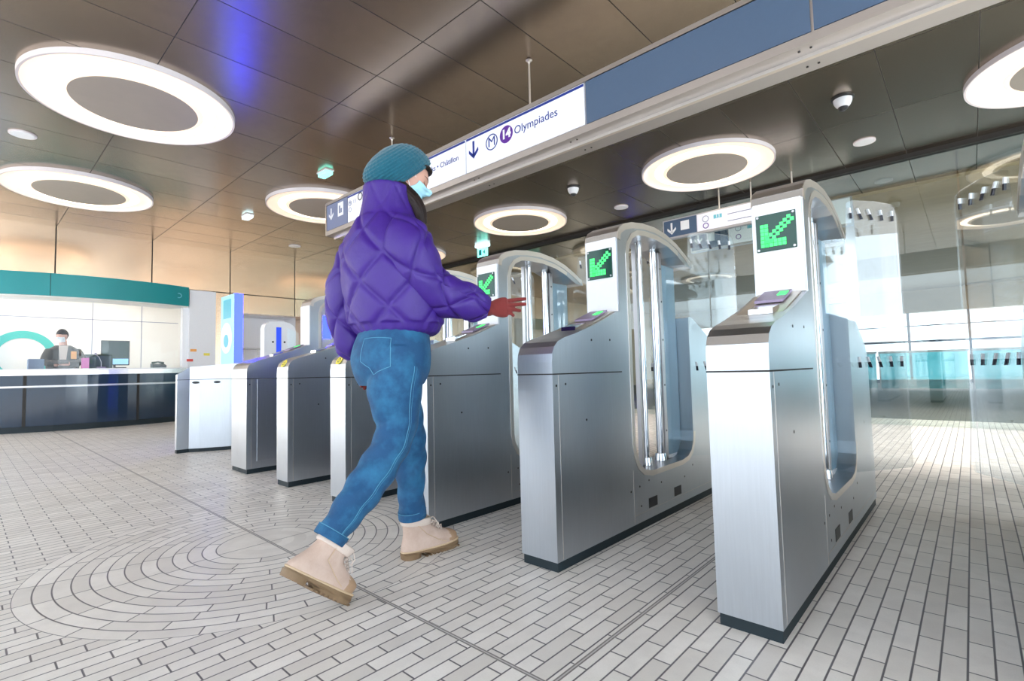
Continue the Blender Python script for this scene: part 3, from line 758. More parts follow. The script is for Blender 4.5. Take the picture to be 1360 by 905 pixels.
MB().box((-.06, -.06, 0), (.06, .06, .03), .008).build('base', M['lilac'], e); MB().tube([(0, 0, .02), (0, .0, .12), (0, -.03, .2), (0, -.07, .25)], .005).build('neck', M['alu'], e, True)
MB().tube([(0, -.065, .24), (0, -.09, .28)], .014).build('head', M['lilac'], e, True)
thing('keypad', 'small black keypad on the counter right of the microphone', 'keypad', MB().box((-.05, -.09, 0), (.05, .09, .02), .004), M['dark'], (-11.55, 1.98, 1.035))
e = empty('telephone', (-11.75, 2.62, 1.035), 'dark desk telephone at the right end of the booth', 'telephone')
MB().prism([(-.1, 0), (.1, 0), (.1, .05), (-.1, .09)], 1, -.11, .11).build('base', M['dark'], e); MB().tube([(-.06, -.1, .10), (-.05, 0, .12), (-.06, .1, .10)], [.022, .014, .022]).build('handset', M['monitor'], e, True)
wl = MB(); wl.disc((0, 0, 0), .50, .006, 'x', 64, .36)
thing('wall_emblem', 'teal ring emblem on the booth wall behind the clerk', 'emblem', wl, M['teal_light'], (-13.594, .82, 1.32))
cb = empty('shelf_unit', (-13.0, .15, 0), 'pale blue and white shelf unit at the left edge of the booth', 'shelf')
MB().box((-.2, -.9, 0), (.2, .32, 1.04)).box((-.2, .28, 1.04), (.2, .32, 1.95)).box((-.2, -.9, 1.9), (.2, .32, 1.95)).box((-.2, -.9, 1.5), (.2, .32, 1.53)).build('frame', M['white_paint'], cb)
MB().box((-.19, -.9, 1.04), (-.17, .28, 1.9)).build('back_panel', M['sky_lit'], cb)
for i, (yy, hh, mt) in enumerate([(-.3, .22, 'cyan'), (-.05, .3, 'grey_box'), (.14, .18, 'blue_deep')]):
    thing('binder', ['cyan binder, left one on the booth shelf', 'slate binder, middle one on the booth shelf', 'deep blue binder, right one on the booth shelf'][i], 'binder', MB().box((-.12, -.05, 0), (.12, .05, hh), .004), M[mt], (-13.0, .15 + yy, 1.53))
for nm, yy, zz, mt, lab in [('sticker', 3.16, 1.38, 'orange', 'orange sticker, top one on the white pillar'), ('sticker', 3.40, 1.30, 'yellow', 'yellow sticker, right one on the white pillar'), ('sticker', 3.10, 1.18, 'red', 'red sticker, lowest one on the white pillar')]:
    thing(nm, lab, 'sticker', MB().box((0, -.055, -.025), (.004, .055, .025), .001), M[mt], (-11.549, yy, zz))
rl = empty('railing', (-12.1, 4.6, 0), 'thin grey railing in the pale wall recess', 'railing')
MB().tube([(0, -.65, 1.45), (0, .65, 1.45)], .015).build('top_bar', M['alu'], rl, True)
for yy in (-.6, 0, .6): MB().tube([(0, yy, 0), (0, yy, 1.45)], .012).build('post', M['alu'], rl, True)

# ------------------------------------------------------------------ people: lofted garments and continuous bodies
def catmull(P, m):
    P = np.array(P, float); n = len(P); out = []
    for t in np.linspace(0, n - 1, m):
        i = min(int(t), n - 2); f = t - i
        p0, p1, p2, p3 = P[max(i - 1, 0)], P[i], P[i + 1], P[min(i + 2, n - 1)]
        out.append(.5 * (2 * p1 + (p2 - p0) * f + (2 * p0 - 5 * p1 + 4 * p2 - p3) * f * f + (3 * p1 - p0 - 3 * p2 + p3) * f ** 3))
    return np.array(out)
def loft(rings, m=60, n=64, disp=None, cap=True, power=1.0):
    """rings: (centre, half axis a, half axis b); disp(s, theta, arc) pushes outwards"""
    R_ = catmull([np.concatenate(r) for r in rings], m)
    th = np.linspace(0, 2 * PI, n, endpoint=False)
    V = np.zeros((m, n, 3))
    for i in range(m):
        c, a, b = R_[i, :3], R_[i, 3:6], R_[i, 6:9]
        ct, st = np.cos(th), np.sin(th)
        ct = np.sign(ct) * np.abs(ct) ** power; st = np.sign(st) * np.abs(st) ** power
        V[i] = c + np.outer(ct, a) + np.outer(st, b)
    if disp:
        L = np.concatenate([[0], np.cumsum(np.linalg.norm(np.diff(R_[:, :3], axis=0), axis=1))])
        for i in range(m):
            c = R_[i, :3]; d = V[i] - c; ln = np.linalg.norm(d, axis=1, keepdims=True) + 1e-9
            rad = (np.linalg.norm(R_[i, 3:6]) + np.linalg.norm(R_[i, 6:9])) / 2
            V[i] += d / ln * disp(L[i], th, rad)[:, None]
    verts = V.reshape(-1, 3).tolist(); faces = []
    for i in range(m - 1):
        for k in range(n): faces.append((i * n + k, i * n + (k + 1) % n, (i + 1) * n + (k + 1) % n, (i + 1) * n + k))
    if cap:
        c0 = len(verts); verts.append(V[0].mean(0).tolist()); verts.append(V[-1].mean(0).tolist())
        for k in range(n): faces.append((c0, (k + 1) % n, k)); faces.append((c0 + 1, (m - 1) * n + k, (m - 1) * n + (k + 1) % n))
    return verts, faces
def hring(x, y, z, hx, hy, tilt=0.0):      # horizontal ring, tilt raises the front
    return ((x, y, z), (hx, 0, 0), (0, hy, tilt))
def tube_rings(path, radii, flat=1.0, ref=(1, 0, 0)):
    P = [Vector(p) for p in path]; out = []
    for i, p in enumerate(P):
        d = (P[min(i + 1, len(P) - 1)] - P[max(i - 1, 0)]).normalized(); a = Vector(ref); a = (a - d * a.dot(d)).normalized(); b = d.cross(a)
        out.append((tuple(p), tuple(a * radii[i] * flat), tuple(b * radii[i])))
    return out
def join(parts):
    V, F = [], []
    for v, f in parts:
        o = len(V); V += v; F += [tuple(i + o for i in q) for q in f]
    return V, F
def remeshed(name, parts, mat, parent, voxel=.006, smooth=2, post=None):
    V, F = join(parts); o = link_mesh(name, V, F, None)
    bm = bmesh.new(); bm.from_mesh(o.data); bmesh.ops.recalc_face_normals(bm, faces=bm.faces); bm.to_mesh(o.data); bm.free()
    m = o.modifiers.new('r', 'REMESH'); m.mode = 'VOXEL'; m.voxel_size = voxel
    s_ = o.modifiers.new('s', 'SMOOTH'); s_.iterations = smooth; s_.factor = .5
    bpy.context.view_layer.update()
    me = bpy.data.meshes.new_from_object(o.evaluated_get(bpy.context.evaluated_depsgraph_get()))
    bpy.data.objects.remove(o); me.name = name
    n = len(me.vertices); co = np.empty(n * 3); me.vertices.foreach_get('co', co); co = co.reshape(-1, 3)
    if post is not None:
        no = np.empty(n * 3); me.vertices.foreach_get('normal', no); co = post(co, no.reshape(-1, 3)); me.vertices.foreach_set('co', co.ravel()); me.update()
    me.materials.clear(); me.materials.append(mat)
    for p in me.polygons: p.use_smooth = True
    o = bpy.data.objects.new(name, me); COL.objects.link(o)
    if parent: o.parent = parent
    return o
def shape(name, lf, mat, parent):
    return link_mesh(name, lf[0], lf[1], mat, parent, True)
def sphere_grid(fn, m=48, n=64):
    """closed surface: fn(theta, phi) -> xyz"""
    V, F = [], []
    for i in range(m + 1):
        th = PI * i / m
        for k in range(n): V.append(tuple(fn(th, 2 * PI * k / n)))
    for i in range(m):
        for k in range(n): F.append((i * n + k, (i + 1) * n + k, (i + 1) * n + (k + 1) % n, i * n + (k + 1) % n))
    return V, F

def fabric(name, col, rough=.6, scale=300, amt=.15, sheen=0.0, wr=None, bump=.2, wscale=9):
    t = NT(name); tc = t.n('ShaderNodeTexCoord').outputs['Object']
    n = t.noise(tc, scale, 2); n2 = t.noise(tc, wscale, 5, .6)
    c = t.mix(n, tuple(k * (1 - amt) for k in col), tuple(min(1, k * (1 + amt)) for k in col))
    if wr: c = t.mix(t.ramp(n2, .42, .72), c, wr)
    t.set(**{'Base Color': c, 'Roughness': rough})
    if sheen: t.set(**{'Sheen Weight': sheen})
    h = t.math('ADD', t.math('MULTIPLY', n2, .7), t.math('MULTIPLY', n, .12)); t.bump(h, bump, .012)
    return t.m
M['jacket'] = fabric('purple_nylon', (.040, .008, .205), .48, 500, .06, 0, None, .55, 13)
M['denim'] = fabric('blue_denim', (.003, .062, .165), .75, 700, .25, .05, (.015, .14, .28), .4, 12)
M['stitch'] = simple('pale_denim_seam', (.08, .26, .40), .8)
M['knit'] = fabric('teal_wool', (.001, .095, .145), .9, 220, .35, .3, None, .5, 60)
M['skin'] = simple('warm_skin', (.66, .36, .27), .5, noise=.06, nscale=30)
def hair_mat():
    t = NT('dark_brown_hair'); x, y, z = t.pos()
    n = t.noise(t.vec(t.math('MULTIPLY', x, 220), t.math('MULTIPLY', y, 220), t.math('MULTIPLY', z, 14)), 1.0, 3, .6)
    t.set(**{'Base Color': t.mix(n, (.004, .002, .002), (.03, .015, .012)), 'Roughness': .5, 'Specular IOR Level': .25}); t.bump(n, .6, .004); return t.m
M['hair'] = hair_mat()
M['mask'] = simple('pale_blue_mask', (.42, .74, .86), .7)
M['glove'] = fabric('rust_knit_glove', (.18, .018, .016), .85, 400, .3, .2, None, .3, 80)
M['boot'] = fabric('beige_nubuck', (.50, .36, .29), .75, 300, .08, .1, (.58, .44, .37), .15, 14)
M['boot_tan'] = fabric('tan_leather', (.40, .255, .155), .55, 200, .1, 0, None, .12, 20)
M['boot_fur'] = simple('cream_collar', (.64, .53, .46), .9, noise=.1, nscale=200)
M['sole'] = simple('caramel_sole', (.20, .125, .065), .6, noise=.15, nscale=60)
M['welt'] = simple('pale_welt', (.55, .40, .26), .6)
M['sock'] = simple('navy_sock', (.015, .035, .12), .8)
M['lace'] = simple('cream_lace', (.62, .52, .46), .8)
M['leather_jacket'] = simple('dark_jacket', (.035, .03, .025), .5)

person = empty('person', (-1.82, 1.2, 0), 'woman in purple jacket, teal beanie and jeans striding with raised gloved hand', 'person')
PO = Vector((-1.82, 1.2, 0))
def adopt(o, par=None):     # geometry is written in room coordinates; move it under its parent without shifting it
    if o.data is not None and o.parent is None: pass
    o.parent = par or person
    base = person.location if (par is None) else Vector((0, 0, 0))
    if par is None: o.location = -PO
    return o

# --- torso + sleeves of the padded jacket
def quilt(per, w, depth, puff, ph=0.0, ar=1.0, scale_u=None):
    def f(s, th, rad):
        u = (th - PI) * (scale_u or rad); v = s * ar
        a = (u + v + ph) / per; b = (u - v + ph) / per
        da = np.abs(a - np.round(a)) * per; db = np.abs(b - np.round(b)) * per
        d = np.minimum(da, db)
        return puff * (1 - np.exp(-(d / (w * 4)) ** 2)) - depth * np.exp(-(d / w) ** 2)
    return f
TX = -1.82
torso = [hring(TX + .01, 1.262, .985, .150, .150), hring(TX + .01, 1.262, 1.00, .180, .168), hring(TX, 1.262, 1.035, .206, .184), hring(TX, 1.257, 1.09, .210, .190), hring(TX, 1.250, 1.17, .214, .196), hring(TX, 1.240, 1.26, .214, .196),
         hring(TX, 1.232, 1.34, .200, .182), hring(TX, 1.228, 1.40, .176, .160, .0), hring(TX, 1.226, 1.45, .142, .138), hring(TX, 1.226, 1.495, .112, .120), hring(TX, 1.226, 1.545, .098, .110), hring(TX, 1.222, 1.59, .093, .102), hring(TX, 1.220, 1.625, .090, .096), hring(TX, 1.222, 1.632, .078, .082)]
qt = quilt(.215, .0050, .006, .0105, .055, 1.0, .205)
def torso_disp(s, th, rad):
    v = qt(s, th, rad)
    if s < .05: v = v * 0 + .0018 * np.sin(th * 30)          # gathered hem
    if s > .50: v = v * .25
    return v
tl = loft(torso, 170, 300, torso_disp)
elbow = (-1.655, 1.289, 1.195)
rs = [(-1.73, 1.215, 1.42), (-1.69, 1.213, 1.375), (-1.660, 1.225, 1.295), elbow, (-1.628, 1.36, 1.155), (-1.59, 1.44, 1.13), (-1.556, 1.50, 1.110), (-1.535, 1.535, 1.100)]
rr = [.075, .102, .104, .098, .086, .076, .064, .040]
def sleeve_disp(ph):
    q = quilt(.19, .0045, .005, .008, ph, 1.0, .095)
    def f(s, th, rad):
        return q(s, th, rad) + .0035 * np.sin(s * 48 + 2.6 * np.cos(th)) * np.sin(th * 2 + 1)
    return f
sr_ = loft(tube_rings(rs, rr), 130, 160, sleeve_disp(.03))
ls = [(-1.92, 1.215, 1.42), (-1.965, 1.21, 1.375), (-2.00, 1.185, 1.28), (-2.03, 1.150, 1.17), (-2.03, 1.160, 1.06), (-2.025, 1.185, .95), (-2.022, 1.20, .905)]
lr = [.085, .105, .10, .09, .082, .072, .045]
sl_ = loft(tube_rings(ls, lr), 130, 160, sleeve_disp(.0))
jk = adopt(remeshed('jacket', [tl], M['jacket'], None, .0052, 1))
for q_ in (sr_, sl_): shape('sleeve', q_, M['jacket'], None).parent = jk
# --- jeans
pelvis = [hring(-1.80, 1.235, 1.045, .150, .135), hring(-1.80, 1.235, 1.00, .158, .140), hring(-1.80, 1.226, .95, .172, .150), hring(-1.80, 1.220, .89, .180, .157), hring(-1.80, 1.222, .83, .172, .148), hring(-1.81, 1.228, .78, .150, .125)]
rleg = [(-1.73, 1.205, .92), (-1.722, 1.195, .84), (-1.720, 1.182, .75), (-1.720, 1.188, .66), (-1.720, 1.180, .58), (-1.722, 1.130, .50), (-1.725, 1.062, .415), (-1.728, .995, .34), (-1.732, .930, .272), (-1.733, .912, .250)]
rrad = [.108, .112, .107, .092, .083, .077, .072, .066, .060, .058]
lleg = [(-1.885, 1.25, .92), (-1.89, 1.275, .84), (-1.895, 1.32, .74), (-1.90, 1.355, .64), (-1.902, 1.375, .54), (-1.902, 1.385, .44), (-1.902, 1.388, .34), (-1.902, 1.390, .24), (-1.904, 1.396, .188)]
lrad = [.105, .108, .10, .088, .078, .072, .067, .062, .060]
def wr(ph):
    def f(s, th, rad): return .0035 * np.sin(s * 62 + 3 * np.cos(th + ph)) * (1 if s > .28 else .4) + .004 * np.sin(th * 2 + s * 17 + ph)
    return f
adopt(remeshed('jeans', [loft(pelvis, 60, 120), loft(tube_rings(rleg, rrad, .92), 140, 90, wr(.4)), loft(tube_rings(lleg, lrad, .92), 120, 90, wr(2))], M['denim'], None, .0055, 2))
jeans = [c for c in person.children if c.name.startswith('jeans')][0]
def near(path, radii, ang, i0, i1, out=1.0, nn=24):   # polyline on the outside of a leg tube, ang measured from +x towards front
    R_ = catmull([np.concatenate([p, [r]]) for p, r in zip(path, radii)], 80)[i0:i1]
    pts = []
    for k in range(0, len(R_), max(1, len(R_) // nn)):
        c = R_[k, :3]; d = R_[min(k + 1, len(R_) - 1), :3] - R_[max(k - 1, 0), :3]; d /= np.linalg.norm(d)
        a = np.array([1., 0, 0]); a -= d * a.dot(d); a /= np.linalg.norm(a); b = np.cross(d, a)
        if b[1] < 0: b = -b
        pts.append(tuple(c + (a * math.cos(ang) * .92 + b * math.sin(ang)) * R_[k, 3] * out))
    return pts
def on_jeans(pts, r, name, mat, lift=.0):
    """tube laid on the surface of the jeans"""
    out = []
    for p in pts:
        q = Vector(p); ok, loc, nrm, _ = jeans.closest_point_on_mesh(q)
        out.append(loc + nrm * lift if ok else q)
    o = MB().tube(out, r, 6).build(name, mat, None, True); o.parent = jeans; return o
on_jeans(near(rleg, rrad, .05, 8, 79, 1.0, 36), .0016, 'side_seam', M['stitch'])
on_jeans(near(rleg, rrad, .16, 8, 79, 1.0, 36), .0007, 'side_stitching', M['stitch'])
# back pocket outline (right buttock)
pk = [(-1.635, 1.10, .985), (-1.775, 1.03, .99), (-1.775, 1.03, .875), (-1.715, 1.04, .835), (-1.63, 1.09, .86), (-1.635, 1.10, .985)]
dense = []
for a_, b_ in zip(pk, pk[1:]):
    for t_ in np.linspace(0, 1, 8)[:-1]: dense.append(tuple(np.array(a_) * (1 - t_) + np.array(b_) * t_))
dense.append(pk[-1]); on_jeans(dense, .0016, 'back_pocket', M['stitch'])
for path, rad, nm in ((rleg, rrad, 'hem'), (lleg, lrad, 'hem')):
    tr = tube_rings(path, rad, .92)[-1]; tr2 = tube_rings(path, rad, .92)[-2]
    c = np.array(tr[0]); up = np.array(tr2[0]) - c; up /= np.linalg.norm(up)
    a_, b_ = np.array(tr[1]), np.array(tr[2])
    rings = [(c + up * h, a_ * k, b_ * k) for h, k in ((-.012, 1.02), (-.010, 1.07), (.012, 1.08), (.020, 1.075), (.022, 1.02))]
    o = shape(nm, loft([tuple(map(tuple, q)) for q in rings], 14, 60, None, False), M['denim'], None); o.parent = jeans
    pts = [tuple(c + up * .022 + (a_ * math.cos(t_) + b_ * math.sin(t_)) * 1.07) for t_ in np.linspace(0, 2 * PI, 50)]
    MB().tube(pts, .0016, 6).build('hem_stitching', M['stitch'], jeans, True)
# --- boots in their own frame: heel at origin, toe along +y, sole on z=0
def boot(origin, pitch, yaw, roll=0.0, lean=0.0):
    e = empty('boot', origin); 
    e.rotation_euler = (-pitch, roll, -yaw)
    def outl(y0, y1, hw, heel=.8, z=0.0, n=48, pinch=.12):
        P = []
        for k in range(n):
            t = 2 * PI * k / n; u = (1 + math.sin(t)) / 2; wdt = hw * (heel + (1 - heel) * min(1, u * 1.45)) * (1 - pinch * math.exp(-((u - .38) / .12) ** 2))
            cx_ = math.cos(t); cx_ = math.copysign(abs(cx_) ** .75, cx_)
            sy = math.sin(t); sy = math.copysign(abs(sy) ** .85, sy)
            P.append((wdt * cx_, y0 + (y1 - y0) * (1 + sy) / 2, z))
        return P
    def stack(layers):
        V, F = [], []; n = len(layers[0])
        for L_ in layers: V += L_
        for i in range(len(layers) - 1):
            for k in range(n): F.append((i * n + k, i * n + (k + 1) % n, (i + 1) * n + (k + 1) % n, (i + 1) * n + k))
        F.append(tuple(range(n))[::-1]); F.append(tuple((len(layers) - 1) * n + k for k in range(n))); return V, F
    # rocker: toe spring
    def spring(L_): return [(x, y, z + .10 * max(0, (y - .20)) ** 1.5) for x, y, z in L_]
    so_ = stack([spring(outl(.125, .292, .050, z=.0)), spring(outl(.115, .297, .053, z=.013)), spring(outl(.0, .298, .053, z=.022)), spring(outl(-.003, .298, .053, z=.030))])
    s1 = shape('sole', so_, M['sole'], e)
    for p in s1.data.polygons: p.use_smooth = False
    hb = shape('heel', stack([outl(.002, .088, .041, .95, .0, pinch=0), outl(-.002, .094, .043, .95, .024, pinch=0)]), M['sole'], e)
    for p in hb.data.polygons: p.use_smooth = False
    tm = MB()
    for y in np.arange(.10, .285, .02):
        wdt = .046 if y < .25 else .036
        z_ = .10 * max(0, (y - .20)) ** 1.5
        MB().box((-wdt, y, -.004 + z_), (wdt, y + .010, .004 + z_)).build('tread', M['sole'], s1)
    shape('welt', stack([spring(outl(-.004, .299, .054, z=.030)), spring(outl(-.005, .300, .055, z=.033)), spring(outl(-.003, .298, .053, z=.037))]), M['welt'], e)
    def ln_(z): return lean * max(0.0, (z - .045)) / .1
    Lr = [(-.001, .290, .050, .036), (-.001, .291, .051, .05), (.002, .285, .049, .066), (.005, .262, .044, .080), (.008, .215, .040, .094), (.010, .178, .039, .108), (.010, .155, .040, .122), (.008, .142, .041, .138), (.006, .134, .042, .150)]
    LL = []
    ys = catmull([(a + ln_(d_), b + ln_(d_) * .8, c_, d_) for a, b, c_, d_ in Lr], 40)
    for a, b, hw, z in ys: LL.append(spring(outl(a, b, hw, .84, z, pinch=.06)) if z < .06 else outl(a, b, hw, .84, z, pinch=.06))
    V, F = stack(LL)
    up = shape('upper', (V, F), [M['boot'], M['boot_tan']], e)
    for p in up.data.polygons:
        if p.center.y > .222 + .25 * abs(p.center.x) and p.center.z < .105: p.material_index = 1
    # padded collar
    prof = [(.140, 1.0), (.144, 1.07), (.154, 1.11), (.166, 1.10), (.173, 1.03), (.171, .92), (.155, .86)]
    cl = [[(x * k, .070 + ln_(z) + (y - .070) * k, z + .10 * (-(y - .073))) for x, y, _ in outl(.004, .138, .042, .9, 0, pinch=0)] for z, k in prof]
    shape('collar', stack(cl), M['boot_fur'], e)
    # lace tube pairs
    for i in range(6):
        f = i / 5; z = .098 + .050 * f; y = .205 - .072 * f + ln_(z) * .8
        m = MB(); m.tube([(-.022, y - .012, z - .003), (0, y + .004, z + .012), (.022, y - .006, z + .001)], .0028, 6)
        m.tube([(.022, y - .012, z - .003), (0, y + .005, z + .013), (-.022, y - .006, z + .001)], .0028, 6); m.build('lace', M['lace'], e, True)
    q0 = .135 + ln_(.15) * .8
    for s in (-1, 1):
        MB().tube([(0, q0, .150), (s * .026, q0 + .014, .165), (s * .044, q0 + .028, .138), (s * .034, q0 + .030, .118)], .0022, 6).build('lace', M['lace'], e, True)
        MB().tube([(0, q0, .150), (s * .014, q0 + .042, .135), (s * .024, q0 + .060, .096)], .0020, 6).build('lace', M['lace'], e, True)
    # quarter seams
    for s in (-1, 1): MB().tube([(s * .0415, .060 + ln_(.145), .145), (s * .044, .105, .100), (s * .0525, .165, .062), (s * .051, .205, .045)], .0016, 6).build('seam', M['welt'], e, True)
    return e
pit = math.radians(37)
b1 = boot((-1.728, .735, .170), pit, math.radians(-2), 0, .052); b1.name = 'boot'
b2 = boot((-1.915, 1.345, .0), math.radians(0), math.radians(5))
for b_ in (b1, b2):
    loc = b_.location.copy(); b_.parent = person; b_.location = loc - PO
b1['label'] = 'beige lace-up boot, heel lifted'; b2['label'] = 'beige lace-up boot, flat on the floor'
adopt(shape('sock', loft(tube_rings([(-1.731, .945, .31), (-1.729, .918, .255), (-1.728, .900, .215), (-1.728, .868, .17)], [.036, .034, .028, .024]), 20, 40), M['sock'], None))
adopt(shape('sock', loft(tube_rings([(-1.902, 1.392, .24), (-1.910, 1.412, .17), (-1.911, 1.415, .12)], [.038, .034, .032]), 16, 40), M['sock'], None))
for t_ in np.linspace(0, 2 * PI, 16)[:-1]:
    c = np.array((-1.731, .886, .214)); d = Vector((.0, -.57, -.82)).normalized(); a_ = Vector((1, 0, 0)); b_v = d.cross(a_)
    p = Vector(c) + (a_ * math.cos(t_) + b_v * math.sin(t_)) * .0445
    MB().disc((0, 0, -.0), .004, .002, 'z', 8)
# --- head (own frame: +y forward, z up, origin at skull centre)
Hm = Matrix.Translation((-1.818, 1.318, 1.700)) @ Matrix.Rotation(math.radians(-24), 4, 'Z') @ Matrix.Rotation(math.radians(-22), 4, 'X')
def g(v, c, s): return math.exp(-((v - c) / s) ** 2)
def head_fn(th, ph):
    x, y, z = math.sin(th) * math.cos(ph), math.sin(th) * math.sin(ph), math.cos(th)
    X, Y, Z = x * .077, y * .098, z * .112
    if z < 0:                                   # jaw tapers towards the chin, face plane stays forward
        k = -z; X *= 1 - .28 * k ** 1.3; Y = Y * (1 - .10 * k) + (.018 * k if y > 0 else .030 * k * 1.0)
    if y > 0:
        f = y ** 1.5
        Y += f * (.004 * g(Z, .028, .018) * (g(X, 0, .05)))                       # brow
        Y -= f * .011 * (g(X, .032, .016) + g(X, -.032, .016)) * g(Z, .004, .013)  # eye sockets
        nz = max(0, min(1, (.012 - Z) / .046))
        Y += f * g(X, 0, .0105) * (.024 * nz * (1 if Z > -.036 else max(0, 1 - (-.036 - Z) / .008)))   # nose
        Y += f * .004 * g(X, 0, .022) * (g(Z, -.052, .006) + g(Z, -.063, .006))       # lips
        Y -= f * .004 * g(X, 0, .02) * g(Z, -.0575, .0025)
        Y += f * .008 * g(X, 0, .022) * g(Z, -.090, .014)                            # chin
        Y += f * .003 * (g(X, .042, .018) + g(X, -.042, .018)) * g(Z, -.028, .018)   # cheeks
    return (X, Y, Z)
hv, hf = sphere_grid(head_fn, 96, 128)
def toworld(V, Mx=Hm): return [tuple(Mx @ Vector(v)) for v in V]
headL = (toworld(hv), hf)
neck = loft(tube_rings([(-1.82, 1.235, 1.47), (-1.82, 1.25, 1.54), (-1.82, 1.275, 1.60), (-1.818, 1.295, 1.66)], [.062, .055, .052, .055]), 20, 40)
btorso = loft([hring(-1.80, 1.23, .90, .14, .10), hring(-1.80, 1.235, 1.02, .125, .09), hring(TX, 1.24, 1.2, .14, .10), hring(TX, 1.23, 1.36, .165, .10), hring(TX, 1.23, 1.44, .12, .075), hring(TX, 1.235, 1.50, .06, .055)], 40, 60)
def limb(path, rad): return loft(tube_rings(path, rad), 40, 30)
body_parts = [headL, neck, btorso,
    limb([(-1.72, 1.215, 1.40), (-1.665, 1.225, 1.32), elbow, (-1.60, 1.42, 1.135), (-1.53, 1.54, 1.100), (-1.50, 1.57, 1.102)], [.045, .045, .038, .033, .022, .012]),
    limb([(-1.92, 1.215, 1.40), (-2.0, 1.19, 1.30), (-2.03, 1.15, 1.17), (-2.025, 1.19, .94), (-2.022, 1.215, .87)], [.045, .045, .038, .024, .012]),
    limb([rleg[0], rleg[2], rleg[4], rleg[6], rleg[9], (-1.728, .898, .21), (-1.729, .86, .14), (-1.729, .93, .065)], [.09, .085, .06, .055, .030, .028, .026, .02]),
    limb([lleg[0], lleg[2], lleg[4], lleg[6], lleg[8], (-1.91, 1.41, .10), (-1.905, 1.46, .06), (-1.90, 1.56, .05)], [.09, .085, .06, .052, .032, .028, .026, .02])]
adopt(remeshed('body', body_parts, M['skin'], None, .0042, 1))
# ear
def ear(s):
    V, F = sphere_grid(lambda th, ph: ((.006 + .003 * math.sin(th)) * math.cos(ph) * 1.0, math.sin(th) * math.sin(ph) * .018 - .006 * math.cos(th), math.cos(th) * .031), 20, 24)
    V = [(s * (.078 + v[0]) , v[1] - .010, v[2] - .012) for v in V]
    adopt(shape('ear', (toworld(V), F), M['skin'], None))
    MB().tube(toworld([(s * .088, -.022, .008), (s * .088, -.012, .017), (s * .087, .002, .012), (s * .087, .001, -.01)]), .002, 6)
ear(1); ear(-1)
def surf(X, Z, off=0.0):     # point on the face at local X, Z
    best = None
    z = max(-.99, min(.99, Z / .112)); th = math.acos(z)
    lo, hi = 0.0, PI / 2
    for _ in range(30):
        ph = (lo + hi) / 2; p = head_fn(th, ph)
        if p[0] > abs(X): lo = ph
        else: hi = ph
    p = head_fn(th, ph); return (math.copysign(p[0], X), p[1] + off, p[2])
# closed eyes with lashes, brows
for s in (-1, 1):
    lid = []
    for t_ in np.linspace(0, 1, 12):
        X = s * (.018 + .030 * t_); Z = .000 - .005 * math.sin(PI * t_); q = surf(X, Z, .0018); lid.append(q)
    adopt(MB().tube(toworld(lid), [.0004 + .0009 * math.sin(PI * min(1, k / 11 + .05)) for k in range(12)], 6).build('eyelashes', M['hair'], None, True))
    up_ = [surf(s * (.018 + .030 * t_), .0045, .001) for t_ in np.linspace(0, 1, 10)]
    adopt(MB().tube(toworld(up_), [.003 * math.sin(PI * (k + .5) / 10) + .001 for k in range(10)], 8).build('eyelid', M['skin'], None, True))
    br = [surf(s * (.014 + .040 * t_), .020 + .006 * math.sin(PI * t_ * .8), .001) for t_ in np.linspace(0, 1, 10)]
    adopt(MB().tube(toworld(br), [.0004 + .0010 * math.sin(PI * (k + .5) / 10) for k in range(10)], 6).build('eyebrow', M['hair'], None, True))
# surgical mask with pleats
mv, mf = [], []; nu, nv = 36, 30
for lay in (0, 1):
    for j in range(nv + 1):
        Z = -.012 - .092 * j / nv
        for i in range(nu + 1):
            u = -1 + 2 * i / nu; wv_ = .064 - .010 * (j / nv)
            X = u * wv_
            zz = max(-.1115, Z)
            q = surf(X * (1 if zz > -.085 else max(.45, 1 - (-.085 - zz) * 14)), zz)
            k = (1 - abs(u) ** 2.2)
            nose_top = .020 * g(X, 0, .022) * g(Z, -.02, .025)
            y = max(q[1], .062 * (1 - abs(u) ** 2.6) + .030) + .006 * k + nose_top * .4 + .0035 * math.sin(j / nv * PI * 7) * k + .003
            if lay: y -= .0025
            mv.append((X * (1.02), y, Z + .010 * g(u, 0, .3) * (1 - j / nv)))
W_ = nu + 1; N1 = W_ * (nv + 1)
for j in range(nv):
    for i in range(nu):
        a = j * W_ + i; mf.append((a, a + 1, a + W_ + 1, a + W_)); mf.append((N1 + a, N1 + a + W_, N1 + a + W_ + 1, N1 + a + 1))
for i in range(nu):
    mf.append((i, N1 + i, N1 + i + 1, i + 1)); a = nv * W_ + i; mf.append((a, a + 1, N1 + a + 1, N1 + a))
for j in range(nv):
    a = j * W_; mf.append((a, a + W_, N1 + a + W_, N1 + a)); a += nu; mf.append((a, N1 + a, N1 + a + W_, a + W_))
mk = adopt(shape('face_mask', (toworld(mv), mf), M['mask'], None))
for s in (-1, 1):
    for (z0_, z1_) in ((-.016, .012), (-.095, -.028)):
        o = MB().tube([Vector(q) for q in toworld([(s * .064, .046, z0_), (s * .074, .028, (z0_ + z1_) / 2), (s * .083, .0, z1_), (s * .085, -.018, z1_ - .004)])], .0016, 6).build('ear_loop', M['mark_white'], mk, True)
